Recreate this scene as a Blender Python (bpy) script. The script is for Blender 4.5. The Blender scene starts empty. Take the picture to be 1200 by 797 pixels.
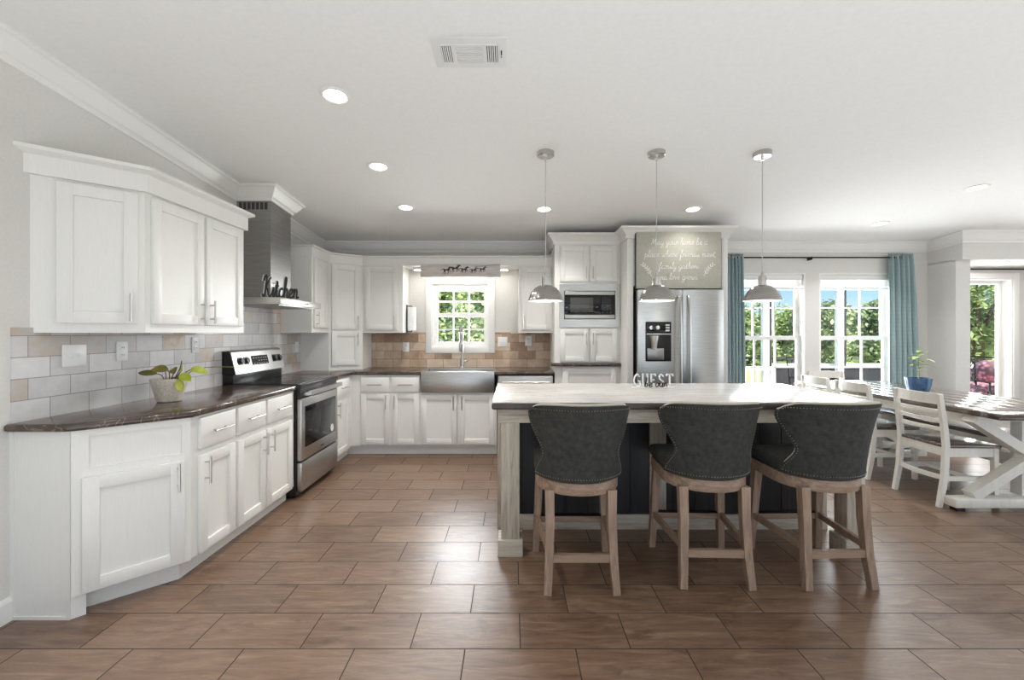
import bpy, bmesh, math, random
from mathutils import Vector, Matrix
random.seed(7)
SC = bpy.context.scene
COL = SC.collection
PI = math.pi
R = math.radians

# ------------------------------------------------------------------ camera, light, exposure
EYE = 1.335
cam = bpy.data.cameras.new('camera'); cam.sensor_width = 36; cam.lens = 15.6; cam.shift_y = -8.5/1200
cam.clip_start = .05
co = bpy.data.objects.new('camera', cam); COL.objects.link(co)
co.location = (0, 0, EYE); co.rotation_euler = (R(90), 0, 0)
SC.camera = co
vs = SC.view_settings
vs.view_transform = 'Standard'; vs.look = 'None'; vs.exposure = 0.1; vs.gamma = 1; vs.use_curve_mapping = False

def build_world():
    w = bpy.data.worlds.new('sky'); SC.world = w; w.use_nodes = True
    nt = w.node_tree; nt.nodes.clear()
    N = nt.nodes.new; L = nt.links.new
    tc = N('ShaderNodeTexCoord'); sp = N('ShaderNodeSeparateXYZ'); L(tc.outputs['Generated'], sp.inputs[0])
    el = N('ShaderNodeValToRGB')
    e = el.color_ramp.elements
    e[0].position = .48; e[0].color = (.20, .22, .16, 1)
    e[1].position = 1; e[1].color = (.10, .30, .75, 1)
    for p, c in ((.50, (.62, .80, .95, 1)), (.56, (.22, .52, .92, 1))):
        k = e.new(p); k.color = c
    mr = N('ShaderNodeMapRange'); mr.inputs[1].default_value = -1; mr.inputs[2].default_value = 1
    L(sp.outputs['Z'], mr.inputs[0]); L(mr.outputs[0], el.inputs[0])
    ns = N('ShaderNodeTexNoise'); ns.inputs['Scale'].default_value = 3.0; ns.inputs['Detail'].default_value = 6
    L(tc.outputs['Generated'], ns.inputs['Vector'])
    cl = N('ShaderNodeValToRGB'); cl.color_ramp.elements[0].position = .5; cl.color_ramp.elements[1].position = .75
    L(ns.outputs['Fac'], cl.inputs[0])
    mx = N('ShaderNodeMix'); mx.data_type = 'RGBA'
    mx.inputs[7].default_value = (.95, .97, 1, 1)
    ml = N('ShaderNodeMath'); ml.operation = 'MULTIPLY'; ml.inputs[1].default_value = .5
    L(cl.outputs[0], ml.inputs[0]); L(ml.outputs[0], mx.inputs[0]); L(el.outputs[0], mx.inputs[6])
    bg = N('ShaderNodeBackground'); bg.inputs['Strength'].default_value = 1.2
    L(mx.outputs[2], bg.inputs['Color'])
    out = N('ShaderNodeOutputWorld'); L(bg.outputs[0], out.inputs['Surface'])
build_world()

def lamp(name, kind, loc, rot, energy, color=(1, 1, 1), **kw):
    d = bpy.data.lights.new(name, kind); d.energy = energy; d.color = color
    for k, v in kw.items(): setattr(d, k, v)
    o = bpy.data.objects.new(name, d); COL.objects.link(o); o.location = loc; o.rotation_euler = rot
    return o
lamp('sun', 'SUN', (0, 0, 20), (R(32), R(22), 0), 14.0, (1, .96, .88), angle=R(1))
# added rear and side fill lamps, then daylight of the windows in view
lamp('rear_fill', 'AREA', (1.2, -3.7, 1.3), (R(112), 0, 0), 34, (.95, .98, 1), shape='RECTANGLE', size=6.4, size_y=2.2)
lamp('side_fill', 'AREA', (7.5, 1.2, 1.2), (R(112), 0, R(90)), 48, (.95, .98, 1), shape='RECTANGLE', size=4.6, size_y=2.1)
lamp('dining_window_daylight', 'AREA', (3.68, 5.85, 1.28), (R(-74), 0, 0), 165, (.95, .98, 1), shape='RECTANGLE', size=2.1, size_y=1.6)
lamp('sink_window_daylight', 'AREA', (-.63, 5.8, 1.55), (R(-80), 0, 0), 70, (.95, .98, 1), shape='RECTANGLE', size=.7, size_y=.8)
lamp('alcove_window_daylight', 'AREA', (5.95, 6.05, 1.2), (R(-90), 0, 0), 50, (1, 1, 1), shape='RECTANGLE', size=.9, size_y=1.6)
# unseen upward fill lamps at floor level, added to brighten the ceiling
lamp('ceiling_fill', 'AREA', (1.2, -.5, .04), (R(180), 0, 0), 98, (.92, .965, 1), shape='RECTANGLE', size=6.5, size_y=3.0)
lamp('ceiling_fill', 'AREA', (6.0, 1.6, .04), (R(180), 0, 0), 34, (.92, .965, 1), shape='RECTANGLE', size=2.2, size_y=4.0)
CAN_WATTS = 4
PENDANT_WATTS = 2.5

# ------------------------------------------------------------------ helpers
class MB:
    def __init__(s): s.bm = bmesh.new()
    def _new(s, bm2, M=None):
        if M is not None: bm2.transform(M)
        me = bpy.data.meshes.new('tmp'); bm2.to_mesh(me); bm2.free()
        s.bm.from_mesh(me); bpy.data.meshes.remove(me)
    def box(s, x0, x1, y0, y1, z0, z1, bev=0, seg=2, M=None):
        b = bmesh.new(); bmesh.ops.create_cube(b, size=1)
        for v in b.verts:
            v.co = Vector(((x0+x1)/2+v.co.x*(x1-x0), (y0+y1)/2+v.co.y*(y1-y0), (z0+z1)/2+v.co.z*(z1-z0)))
        if bev: bmesh.ops.bevel(b, geom=b.edges[:], offset=bev, segments=seg, affect='EDGES', profile=.5)
        s._new(b, M); return s
    def loft(s, rings, caps=True, closed=True):
        """rings: lists of points, same count"""
        b = bmesh.new(); vv = [[b.verts.new(p) for p in r] for r in rings]
        n = len(rings[0])
        for a, c in zip(vv, vv[1:]):
            for i in range(n if closed else n-1):
                j = (i+1) % n
                try: b.faces.new((a[i], a[j], c[j], c[i]))
                except ValueError: pass
        if caps:
            for r in (vv[0], vv[-1]):
                try: b.faces.new(r)
                except ValueError: pass
        bmesh.ops.recalc_face_normals(b, faces=b.faces[:])
        s._new(b); return s
    def prism(s, poly, z0, z1, bev=0, seg=2):
        b = bmesh.new()
        lo = [b.verts.new((x, y, z0)) for x, y in poly]; hi = [b.verts.new((x, y, z1)) for x, y in poly]
        n = len(poly)
        b.faces.new(lo); b.faces.new(hi)
        for i in range(n):
            j = (i+1) % n; b.faces.new((lo[i], lo[j], hi[j], hi[i]))
        bmesh.ops.recalc_face_normals(b, faces=b.faces[:])
        if bev:
            ed = [e for e in b.edges if abs(e.verts[0].co.z-e.verts[1].co.z) < 1e-6]
            bmesh.ops.bevel(b, geom=ed, offset=bev, segments=seg, affect='EDGES', profile=.5)
        s._new(b); return s
    def plate(s, poly, depth, M):
        """polygon in local xy, extruded 0..depth in local z, placed by M"""
        b = bmesh.new()
        lo = [b.verts.new((x, y, 0)) for x, y in poly]; hi = [b.verts.new((x, y, depth)) for x, y in poly]
        n = len(poly); b.faces.new(lo); b.faces.new(hi)
        for i in range(n):
            j = (i+1) % n; b.faces.new((lo[i], lo[j], hi[j], hi[i]))
        bmesh.ops.recalc_face_normals(b, faces=b.faces[:])
        s._new(b, M); return s
    def tube(s, pts, r, n=8, caps=True, flat=None, up=None):
        """round tube along pts; r a number or a list; flat=(a,b) scales a rectangular section instead"""
        pts = [Vector(p) for p in pts]; m = len(pts)
        rings = []; prev = None
        for i, p in enumerate(pts):
            t = (pts[min(i+1, m-1)]-pts[max(i-1, 0)])
            if t.length < 1e-9: t = Vector((0, 0, 1))
            t.normalize()
            if up is not None: u = Vector(up)
            elif prev is None: u = Vector((0, 0, 1)) if abs(t.z) < .9 else Vector((1, 0, 0))
            else: u = prev
            u = u - t*u.dot(t)
            if u.length < 1e-6: u = t.orthogonal()
            u.normalize(); prev = u; w = t.cross(u)
            rr = r[i] if isinstance(r, (list, tuple)) else r
            if flat:
                a, c = flat[0]*rr, flat[1]*rr
                rings.append([p+u*a+w*c, p-u*a+w*c, p-u*a-w*c, p+u*a-w*c])
            else:
                rings.append([p+(u*math.cos(2*PI*k/n)+w*math.sin(2*PI*k/n))*rr for k in range(n)])
        return s.loft(rings, caps)
    def bar(s, a, c, w, d, up=(0, 0, 1)):
        return s.tube([a, c], 1, flat=(d/2, w/2), up=up)
    def lathe(s, prof, n=32, c=(0, 0, 0), M=None, caps=True):
        rings = [[(c[0]+r*math.cos(2*PI*k/n), c[1]+r*math.sin(2*PI*k/n), c[2]+z) for k in range(n)] for r, z in prof]
        if M is not None: rings = [[M @ Vector(p) for p in r] for r in rings]
        return s.loft(rings, caps)
    def ball(s, c, r, sx=1, sy=1, sz=1, u=10, v=8, M=None):
        b = bmesh.new(); bmesh.ops.create_uvsphere(b, u_segments=u, v_segments=v, radius=r)
        b.transform(Matrix.Translation(c) @ (M or Matrix.Identity(4)) @ Matrix.Diagonal((sx, sy, sz, 1)))
        s._new(b); return s
    def quad(s, pts):
        vs_ = [s.bm.verts.new(p) for p in pts]; s.bm.faces.new(vs_); return s
    def build(s, name, mat, parent=None, smooth=True, ang=34, loc=None, rot=None):
        me = bpy.data.meshes.new(name); s.bm.to_mesh(me); s.bm.free()
        for p in me.polygons: p.use_smooth = smooth
        if smooth: me.set_sharp_from_angle(angle=R(ang))
        me.materials.append(mat)
        o = bpy.data.objects.new(name, me); COL.objects.link(o)
        if parent: o.parent = parent
        if loc is not None: o.location = loc
        if rot is not None: o.rotation_euler = rot
        return o

def tag(o, label=None, cat=None, group=None, kind=None):
    if label: o['label'] = label
    if cat: o['category'] = cat
    if group: o['group'] = group
    if kind: o['kind'] = kind
    return o
def thing(name, label, cat, loc=(0, 0, 0), rz=0, group=None, rot=None):
    o = bpy.data.objects.new(name, None); COL.objects.link(o); o.empty_display_size = .1
    o.location = loc; o.rotation_euler = rot if rot else (0, 0, rz)
    return tag(o, label, cat, group)
def struct(name, mb, mat, **k):
    o = mb.build(name, mat, **k); o['kind'] = 'structure'; return o
def dup(root, loc, rz, label, group=None):
    r = root.copy(); COL.objects.link(r); r.location = loc; r.rotation_euler = (0, 0, rz); r['label'] = label
    if group: r['group'] = group
    for ch in list(root.children):
        c = ch.copy(); COL.objects.link(c); c.parent = r
        for g in list(ch.children):
            d = g.copy(); COL.objects.link(d); d.parent = c
    return r
def spline(pts, k=6):
    """Catmull-Rom through points"""
    P = [Vector(p) for p in pts]; out = []
    if len(P) < 3: return P
    for i in range(len(P)-1):
        a = P[max(i-1, 0)]; b = P[i]; c = P[i+1]; d = P[min(i+2, len(P)-1)]
        for j in range(k):
            t = j/k
            out.append(.5*((2*b)+(c-a)*t+(2*a-5*b+4*c-d)*t*t+(3*b-a-3*c+d)*t**3))
    out.append(P[-1]); return out
def offset_poly(poly, ds):
    """outward offset of a counter-clockwise polygon; ds = one distance per side i -> i+1"""
    n = len(poly); out = []
    for i in range(n):
        p0, p1, p2 = Vector(poly[i-1]), Vector(poly[i]), Vector(poly[(i+1) % n])
        d1 = (p1-p0).normalized(); d2 = (p2-p1).normalized()
        n1 = Vector((d1.y, -d1.x)); n2 = Vector((d2.y, -d2.x))
        a = p1+n1*ds[i-1]; b = p1+n2*ds[i]
        cr = d1.x*d2.y-d1.y*d2.x
        if abs(cr) < 1e-6: out.append(tuple(b)); continue
        t = ((b-a).x*d2.y-(b-a).y*d2.x)/cr
        out.append(tuple(a+d1*t))
    return out
def ceil_z(y): return 2.855-.077*y if y > -1 else 2.932+.077*(y+1)
SLOPE = math.atan(.077)

# ------------------------------------------------------------------ materials
def srgb(r, g, b):
    f = lambda c: (c/255/12.92) if c/255 <= .04045 else ((c/255+.055)/1.055)**2.4
    return (f(r), f(g), f(b), 1)
class NT:
    def __init__(s, name):
        s.m = bpy.data.materials.new(name); s.m.use_nodes = True
        s.t = s.m.node_tree; s.t.nodes.clear()
        s.out = s.n('ShaderNodeOutputMaterial'); s.b = s.n('ShaderNodeBsdfPrincipled')
        s.l(s.b.outputs[0], s.out.inputs[0])
    def n(s, k, **kw):
        x = s.t.nodes.new(k)
        for a, v in kw.items(): setattr(x, a, v)
        return x
    def l(s, a, b): s.t.links.new(a, b)
    def coord(s, scale=(1, 1, 1), which='Object', loc=(0, 0, 0), rot=(0, 0, 0)):
        tc = s.n('ShaderNodeTexCoord'); mp = s.n('ShaderNodeMapping')
        mp.inputs['Scale'].default_value = scale; mp.inputs['Location'].default_value = loc; mp.inputs['Rotation'].default_value = rot
        s.l(tc.outputs[which], mp.inputs[0]); return mp.outputs[0]
    def noise(s, vec, scale, detail=5, rough=.55, dist=0):
        x = s.n('ShaderNodeTexNoise'); x.inputs['Scale'].default_value = scale; x.inputs['Detail'].default_value = detail
        x.inputs['Roughness'].default_value = rough; x.inputs['Distortion'].default_value = dist
        s.l(vec, x.inputs['Vector']); return x.outputs['Fac']
    def ramp(s, fac, stops):
        x = s.n('ShaderNodeValToRGB'); e = x.color_ramp.elements
        e[0].position, e[0].color = stops[0]; e[1].position, e[1].color = stops[-1]
        for p, c in stops[1:-1]:
            k = e.new(p); k.color = c
        s.l(fac, x.inputs[0]); return x.outputs[0]
    def mix(s, fac, a, b, blend='MIX'):
        x = s.n('ShaderNodeMix', data_type='RGBA', blend_type=blend)
        for sock, v in ((x.inputs[0], fac), (x.inputs[6], a), (x.inputs[7], b)):
            if isinstance(v, (int, float)): sock.default_value = v
            elif isinstance(v, tuple): sock.default_value = v
            else: s.l(v, sock)
        return x.outputs[2]
    def bump(s, h, strength=.2, dist=.002):
        x = s.n('ShaderNodeBump'); x.inputs['Strength'].default_value = strength; x.inputs['Distance'].default_value = dist
        s.l(h, x.inputs['Height']); s.l(x.outputs[0], s.b.inputs['Normal'])
    def set(s, col=None, rough=None, metal=None, spec=None):
        for k, v in (('Base Color', col), ('Roughness', rough), ('Metallic', metal), ('Specular IOR Level', spec)):
            if v is None: continue
            if isinstance(v, (int, float, tuple)): s.b.inputs[k].default_value = v
            else: s.l(v, s.b.inputs[k])
        return s.m

def plain(name, c, rough=.5, metal=0, spec=.5): return NT(name).set(srgb(*c), rough, metal, spec)
def speckle(name, c1, c2, scale, rough=.6, bump=0, stretch=(1, 1, 1), metal=0, lo=.35, hi=.65):
    t = NT(name); v = t.coord(stretch); f = t.noise(v, scale, 6)
    if bump: t.bump(f, bump)
    return t.set(t.ramp(f, [(lo, srgb(*c1)), (hi, srgb(*c2))]), rough, metal)
def emis(name, c, strength):
    t = NT(name); t.b.inputs['Emission Color'].default_value = srgb(*c); t.b.inputs['Emission Strength'].default_value = strength
    return t.set(srgb(*c), .5)
M = {}
M['wall'] = speckle('wall_paint', (220, 218, 214), (224, 222, 218), 60, .85)
M['ceiling'] = speckle('ceiling_paint', (240, 240, 238), (243, 243, 241), 40, .9)
M['trim'] = plain('white_trim_paint', (240, 239, 236), .4)
def m_paint():
    t = NT('brushed_white_cabinet_paint'); v = t.coord((14, 14, 1.0)); f = t.noise(v, 9, 8, .7, 1.2)
    t.bump(f, .02, .001)
    return t.set(t.ramp(f, [(.3, srgb(230, 229, 225)), (.5, srgb(234, 233, 229)), (.7, srgb(236, 235, 231))]), .42)
M['paint'] = m_paint()
M['shadowgap'] = plain('dark_toe_board', (120, 116, 112), .7)
M['steel'] = speckle('brushed_steel', (188, 187, 184), (208, 207, 204), 6, .3, 0, (1, 1, 60), 1)
M['steel_h'] = speckle('brushed_steel_horizontal', (176, 174, 170), (200, 198, 194), 6, .32, 0, (1, 1, 70), 1)
M['steel_dark'] = speckle('smoky_steel', (150, 148, 146), (168, 166, 164), 5, .34, 0, (1, 1, 50), 1)
M['shade'] = plain('brushed_shade_metal', (168, 166, 162), .2, 1)
M['nickel'] = plain('brushed_nickel', (196, 194, 190), .28, 1)
M['chrome'] = plain('polished_chrome', (222, 222, 222), .1, 1)
M['black'] = plain('black_enamel', (22, 22, 23), .3)
M['blackglass'] = plain('black_glass', (14, 14, 16), .06)
M['charcoal'] = plain('charcoal_plastic', (44, 44, 46), .4)
M['greyglass'] = plain('grey_oven_glass', (74, 74, 72), .1)
M['vent_white'] = plain('matte_white_metal', (232, 232, 230), .8, 0, .15)
M['lining'] = plain('white_enamel_lining', (244, 243, 238), .5)
M['white'] = plain('white_plastic', (240, 240, 238), .35)
M['blackmetal'] = plain('black_iron', (30, 29, 28), .45, .6)
M['dark_slot'] = plain('dark_slot', (66, 62, 58), .8)
M['lamp'] = emis('lamp_glow', (255, 250, 240), 12)
M['bulb'] = emis('bulb_glow', (255, 248, 236), 9)
M['display'] = plain('dark_display', (30, 32, 36), .15)
M['marking'] = plain('grey_markings', (190, 190, 188), .5)

def m_floor():
    t = NT('wood_look_floor_tile')
    v = t.coord((1, 1, 1), loc=(.198, -1.8737+10*.2385, 0))
    br = t.n('ShaderNodeTexBrick'); br.offset = .5; br.offset_frequency = 2; br.squash = 1
    br.inputs['Scale'].default_value = 1; br.inputs['Mortar Size'].default_value = .0026; br.inputs['Mortar Smooth'].default_value = .1
    br.inputs['Bias'].default_value = 0; br.inputs['Brick Width'].default_value = .4665; br.inputs['Row Height'].default_value = .2385
    br.inputs['Color1'].default_value = (0, 0, 0, 1); br.inputs['Color2'].default_value = (1, 1, 1, 1); br.inputs['Mortar'].default_value = (.5, .5, .5, 1)
    t.l(v, br.inputs['Vector'])
    sh = t.n('ShaderNodeVectorMath', operation='MULTIPLY_ADD'); sh.inputs[1].default_value = (7, 5, 0)
    t.l(br.outputs['Color'], sh.inputs[0]); t.l(v, sh.inputs[2])
    mp = t.n('ShaderNodeMapping'); mp.inputs['Scale'].default_value = (1.3, 9, 1); t.l(sh.outputs[0], mp.inputs[0])
    g1 = t.noise(mp.outputs[0], 3.2, 9, .68, .9)
    mp2 = t.n('ShaderNodeMapping'); mp2.inputs['Scale'].default_value = (1, 2.2, 1); t.l(sh.outputs[0], mp2.inputs[0])
    g2 = t.noise(mp2.outputs[0], 5.0, 5, .6, .4)
    c = t.ramp(g1, [(.3, srgb(54, 37, 28)), (.42, srgb(94, 70, 54)), (.55, srgb(120, 96, 77)), (.7, srgb(150, 127, 105))])
    c = t.mix(t.ramp(g2, [(.3, (1, 1, 1, 1)), (.42, (0, 0, 0, 1))]), c, srgb(66, 46, 35))
    c = t.mix(.34, c, t.ramp(br.outputs['Color'], [(0, srgb(94, 70, 56)), (.5, srgb(130, 100, 80)), (1, srgb(156, 128, 108))]))
    c = t.mix(br.outputs['Fac'], c, srgb(54, 42, 34))
    ro_ = t.ramp(g1, [(.2, (.29, .29, .29, 1)), (.8, (.42, .42, .42, 1))])
    ro = t.mix(br.outputs['Fac'], ro_, (.95, .95, .95, 1))
    h = t.n('ShaderNodeMath', operation='SUBTRACT'); t.l(g1, h.inputs[0]); t.l(br.outputs['Fac'], h.inputs[1])
    t.bump(h.outputs[0], .16, .002)
    return t.set(c, ro, 0, .85)
M['floor'] = m_floor()

def m_tile(name, stops, axes, mortar, seed):
    """tumbled stone subway tile: axes = rotation that brings the wall's run to x and its height to y"""
    t = NT(name); v = t.coord(rot=axes, loc=(.02, .012, 0))
    br = t.n('ShaderNodeTexBrick'); br.offset = .5
    for k, x in (('Scale', 1), ('Mortar Size', .0022), ('Mortar Smooth', .2), ('Bias', 0), ('Brick Width', .205), ('Row Height', .1025)): br.inputs[k].default_value = x
    br.inputs['Color1'].default_value = (0, 0, 0, 1); br.inputs['Color2'].default_value = (1, 1, 1, 1); br.inputs['Mortar'].default_value = (.5, .5, .5, 1)
    t.l(v, br.inputs['Vector'])
    v3 = t.coord(loc=(seed, seed*2, seed))
    big = t.noise(v3, 4.2, 3); fine = t.noise(v3, 22, 8, .65)
    a = t.n('ShaderNodeMath', operation='MULTIPLY_ADD'); a.inputs[1].default_value = .48; t.l(br.outputs['Color'], a.inputs[0])
    bb = t.n('ShaderNodeMath', operation='MULTIPLY_ADD'); bb.inputs[1].default_value = .55; bb.inputs[2].default_value = .0; t.l(big, bb.inputs[0])
    t.l(bb.outputs[0], a.inputs[2])
    c2 = t.n('ShaderNodeMath', operation='MULTIPLY_ADD'); c2.inputs[1].default_value = .28; t.l(fine, c2.inputs[0]); t.l(a.outputs[0], c2.inputs[2])
    c = t.ramp(c2.outputs[0], stops)
    c = t.mix(br.outputs['Fac'], c, mortar)
    h = t.n('ShaderNodeMath', operation='SUBTRACT'); t.l(fine, h.inputs[0]); t.l(br.outputs['Fac'], h.inputs[1])
    t.bump(h.outputs[0], .3, .003)
    return t.set(c, .38, 0, .5)
M['tile_back'] = m_tile('tumbled_travertine_tile', [(.3, srgb(116, 88, 68)), (.48, srgb(160, 132, 108)), (.66, srgb(192, 166, 142)), (.9, srgb(222, 204, 184))], (R(-90), 0, 0), srgb(112, 94, 78), 3)
M['tile_left'] = m_tile('travertine_tile_with_glare', [(.28, srgb(176, 138, 104)), (.4, srgb(196, 178, 160)), (.52, srgb(196, 193, 192)), (.9, srgb(226, 224, 224))], (0, R(-90), R(-90)), srgb(150, 144, 138), 11)  # travertine with the window glare mixed into its colour as paler tones

def m_laminate(name, stops, vein, rough, stretch, spec=.5):
    t = NT(name); v = t.coord(stretch); f = t.noise(v, 5, 9, .68, 1.4); f2 = t.noise(v, 3.1, 4, .5, 2.5)
    c = t.ramp(f, stops)
    c = t.mix(t.ramp(f2, [(.485, (0, 0, 0, 1)), (.5, (.8, .8, .8, 1)), (.515, (0, 0, 0, 1))]), c, vein)
    return t.set(c, rough, 0, spec)
M['counter'] = m_laminate('brown_marble_laminate', [(.3, srgb(44, 35, 31)), (.5, srgb(74, 60, 53)), (.7, srgb(104, 88, 78))], srgb(140, 118, 100), .16, (1, 1, 1), .8)
M['island_top'] = m_laminate('pale_streaked_laminate', [(.3, srgb(176, 172, 168)), (.5, srgb(214, 211, 208)), (.7, srgb(232, 230, 228))], srgb(150, 146, 142), .24, (.5, 6, 1))  # pale streaked colour on the top face only; the edge is coloured dark
M['island_edge'] = speckle('dark_laminate_edge', (54, 46, 42), (84, 74, 68), 14, .35)
def m_wood(name, stops, stretch, scale=4, rough=.55, bump=.2):
    t = NT(name); v = t.coord(stretch); f = t.noise(v, scale, 9, .68, .7)
    t.bump(f, bump, .0015); return t.set(t.ramp(f, stops), rough)
M['greywood'] = m_wood('whitewashed_grey_wood', [(.25, srgb(142, 130, 114)), (.5, srgb(190, 180, 164)), (.75, srgb(212, 204, 192))], (9, 9, .8))
M['greywood_x'] = m_wood('whitewashed_grey_wood_rail', [(.25, srgb(142, 130, 114)), (.5, srgb(190, 180, 164)), (.75, srgb(212, 204, 192))], (.8, 9, 9))
M['darkpanel'] = m_wood('dark_stained_panel', [(.3, srgb(18, 18, 20)), (.55, srgb(32, 31, 33)), (.8, srgb(48, 46, 46))], (10, 10, .6), 4, .4)
M['stoolwood'] = m_wood('weathered_brown_wood', [(.25, srgb(112, 90, 74)), (.5, srgb(152, 127, 108)), (.75, srgb(182, 158, 138))], (9, 9, .9))
M['stoolwood_x'] = m_wood('weathered_brown_wood_rail', [(.25, srgb(112, 90, 74)), (.5, srgb(152, 127, 108)), (.75, srgb(182, 158, 138))], (.9, 9, 9))
M['fabric'] = speckle('charcoal_suede', (38, 38, 35), (60, 60, 56), 38, .85, .25, lo=.3, hi=.7)
M['welt'] = plain('cream_welt', (196, 188, 172), .6)
M['nail'] = plain('dull_silver_nailhead', (138, 132, 120), .4, .85)
M['tablewood'] = m_wood('dark_walnut_top', [(.25, srgb(50, 38, 32)), (.5, srgb(80, 64, 54)), (.75, srgb(108, 90, 78))], (9, .7, 9), 4, .15, .03)
M['tablewood'].node_tree.nodes['Principled BSDF'].inputs['Specular IOR Level'].default_value = 1.0
M['tablewood'].node_tree.nodes['Principled BSDF'].inputs['Coat Weight'].default_value = 1.0
M['tablewood'].node_tree.nodes['Principled BSDF'].inputs['Coat Roughness'].default_value = .12
M['chairwhite'] = m_wood('distressed_white_wood', [(.2, srgb(200, 192, 176)), (.4, srgb(230, 226, 216)), (.75, srgb(240, 237, 230))], (6, 6, 1), 4, .5, .12)
M['terracotta'] = speckle('cream_hammered_ceramic', (196, 186, 172), (222, 214, 202), 90, .5, .8)
M['soil'] = speckle('potting_soil', (38, 28, 20), (62, 48, 36), 60, .95, .6)
M['blueglaze'] = speckle('blue_glazed_ceramic', (58, 92, 132), (96, 130, 166), 30, .22, .1, (1, 1, .4))
M['leaf_olive'] = speckle('olive_leaf', (92, 92, 38), (128, 122, 56), 20, .4)
M['leaf_lime'] = speckle('lime_leaf', (150, 164, 44), (196, 200, 90), 16, .4)
M['leaf_green'] = speckle('fresh_green_leaf', (130, 160, 80), (176, 196, 120), 16, .4)
M['stem'] = plain('brown_stem', (96, 80, 48), .6)
def m_curtain():
    t = NT('teal_woven_curtain'); v = t.coord((1, 1, 1))
    w = t.n('ShaderNodeTexWave', wave_type='BANDS', bands_direction='Z'); w.inputs['Scale'].default_value = 24; w.inputs['Distortion'].default_value = 1.0
    t.l(v, w.inputs['Vector'])
    t.bump(w.outputs['Fac'], .25, .002)
    return t.set(t.ramp(w.outputs['Fac'], [(.2, srgb(138, 160, 163)), (.8, srgb(160, 180, 182))]), .8)
M['curtain'] = m_curtain()
M['signgrey'] = speckle('sage_grey_canvas', (176, 174, 162), (184, 182, 170), 50, .8)
M['signink'] = plain('white_sign_paint', (238, 238, 234), .6)
M['plankwood'] = m_wood('pale_whitewashed_plank', [(.25, srgb(168, 158, 150)), (.5, srgb(212, 206, 200)), (.75, srgb(230, 227, 222))], (1.2, 9, 9))
M['signshade'] = plain('taupe_script_paint', (92, 86, 80), .5)
M['horseink'] = plain('dark_brown_ink', (58, 50, 46), .7)
M['paper'] = speckle('white_paper_towel', (240, 240, 240), (250, 250, 250), 50, .9, .2)
M['blind'] = plain('white_blind', (238, 238, 236), .5)
def m_glass():
    t = NT('window_glass'); t.t.nodes.remove(t.b)
    tr = t.n('ShaderNodeBsdfTransparent'); gl = t.n('ShaderNodeBsdfGlossy'); gl.inputs['Roughness'].default_value = .02
    fr = t.n('ShaderNodeFresnel'); fr.inputs['IOR'].default_value = 1.2
    mx = t.n('ShaderNodeMixShader'); t.l(fr.outputs[0], mx.inputs[0]); t.l(tr.outputs[0], mx.inputs[1]); t.l(gl.outputs[0], mx.inputs[2])
    t.l(mx.outputs[0], t.out.inputs[0]); return t.m
M['glass'] = m_glass()
def m_leaf(name, stops):
    t = NT(name); g = t.n('ShaderNodeNewGeometry')
    c = t.ramp(g.outputs['Random Per Island'], stops)
    t.set(c, .5)
    tl = t.n('ShaderNodeBsdfTranslucent'); t.l(c, tl.inputs[0])
    mx = t.n('ShaderNodeMixShader'); mx.inputs[0].default_value = .4
    t.l(t.b.outputs[0], mx.inputs[1]); t.l(tl.outputs[0], mx.inputs[2]); t.l(mx.outputs[0], t.out.inputs[0]); return t.m
M['tree_a'] = m_leaf('tree_leaves_bright', [(0, srgb(104, 126, 78)), (.5, srgb(158, 176, 116)), (1, srgb(206, 216, 160))])
M['tree_b'] = m_leaf('tree_leaves_deep', [(0, srgb(96, 112, 80)), (.5, srgb(136, 152, 110)), (1, srgb(184, 196, 150))])
M['bark'] = speckle('tree_bark', (84, 70, 58), (120, 104, 88), 14, .9, .6, (1, 1, .2))
M['lawn'] = speckle('lawn', (120, 140, 72), (164, 176, 104), 3, .95)
M['deck'] = m_wood('grey_deck_boards', [(.25, srgb(92, 84, 76)), (.5, srgb(122, 114, 106)), (.75, srgb(150, 142, 132))], (9, .8, 1))
M['floral'] = None
def m_floral():
    t = NT('pink_floral_cushion'); v = t.coord((1, 1, 1)); x = t.n('ShaderNodeTexVoronoi'); x.inputs['Scale'].default_value = 16; t.l(v, x.inputs['Vector'])
    return t.set(t.ramp(x.outputs['Distance'], [(.1, srgb(214, 186, 190)), (.35, srgb(190, 118, 132)), (.6, srgb(112, 84, 88))]), .9)
M['floral'] = m_floral()
M['pillow_brown'] = speckle('brown_pillow', (92, 62, 46), (120, 84, 62), 30, .9, .2)
# ------------------------------------------------------------------ the room
LW = -2.335          # left wall face
BW = 5.435           # back wall face
struct('floor', MB().box(-2.6, 7.9, -4.2, 5.435, -.06, 0).box(5.0, 7.9, 5.4, 5.9, -.06, 0), M['floor'], smooth=False)
c = MB()
for xs in ((-2.6, 7.9),):
    ring = lambda y: [(xs[0], y, ceil_z(y)), (xs[1], y, ceil_z(y)), (xs[1], y, ceil_z(y)+.12), (xs[0], y, ceil_z(y)+.12)]
    c.loft([ring(-4.2), ring(-1), ring(5.6)])
struct('ceiling', c, M['ceiling'], smooth=False)
struct('wall_left', MB().box(-2.5, LW, -4.2, 5.6, -.05, 2.95), M['wall'], smooth=False)

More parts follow.
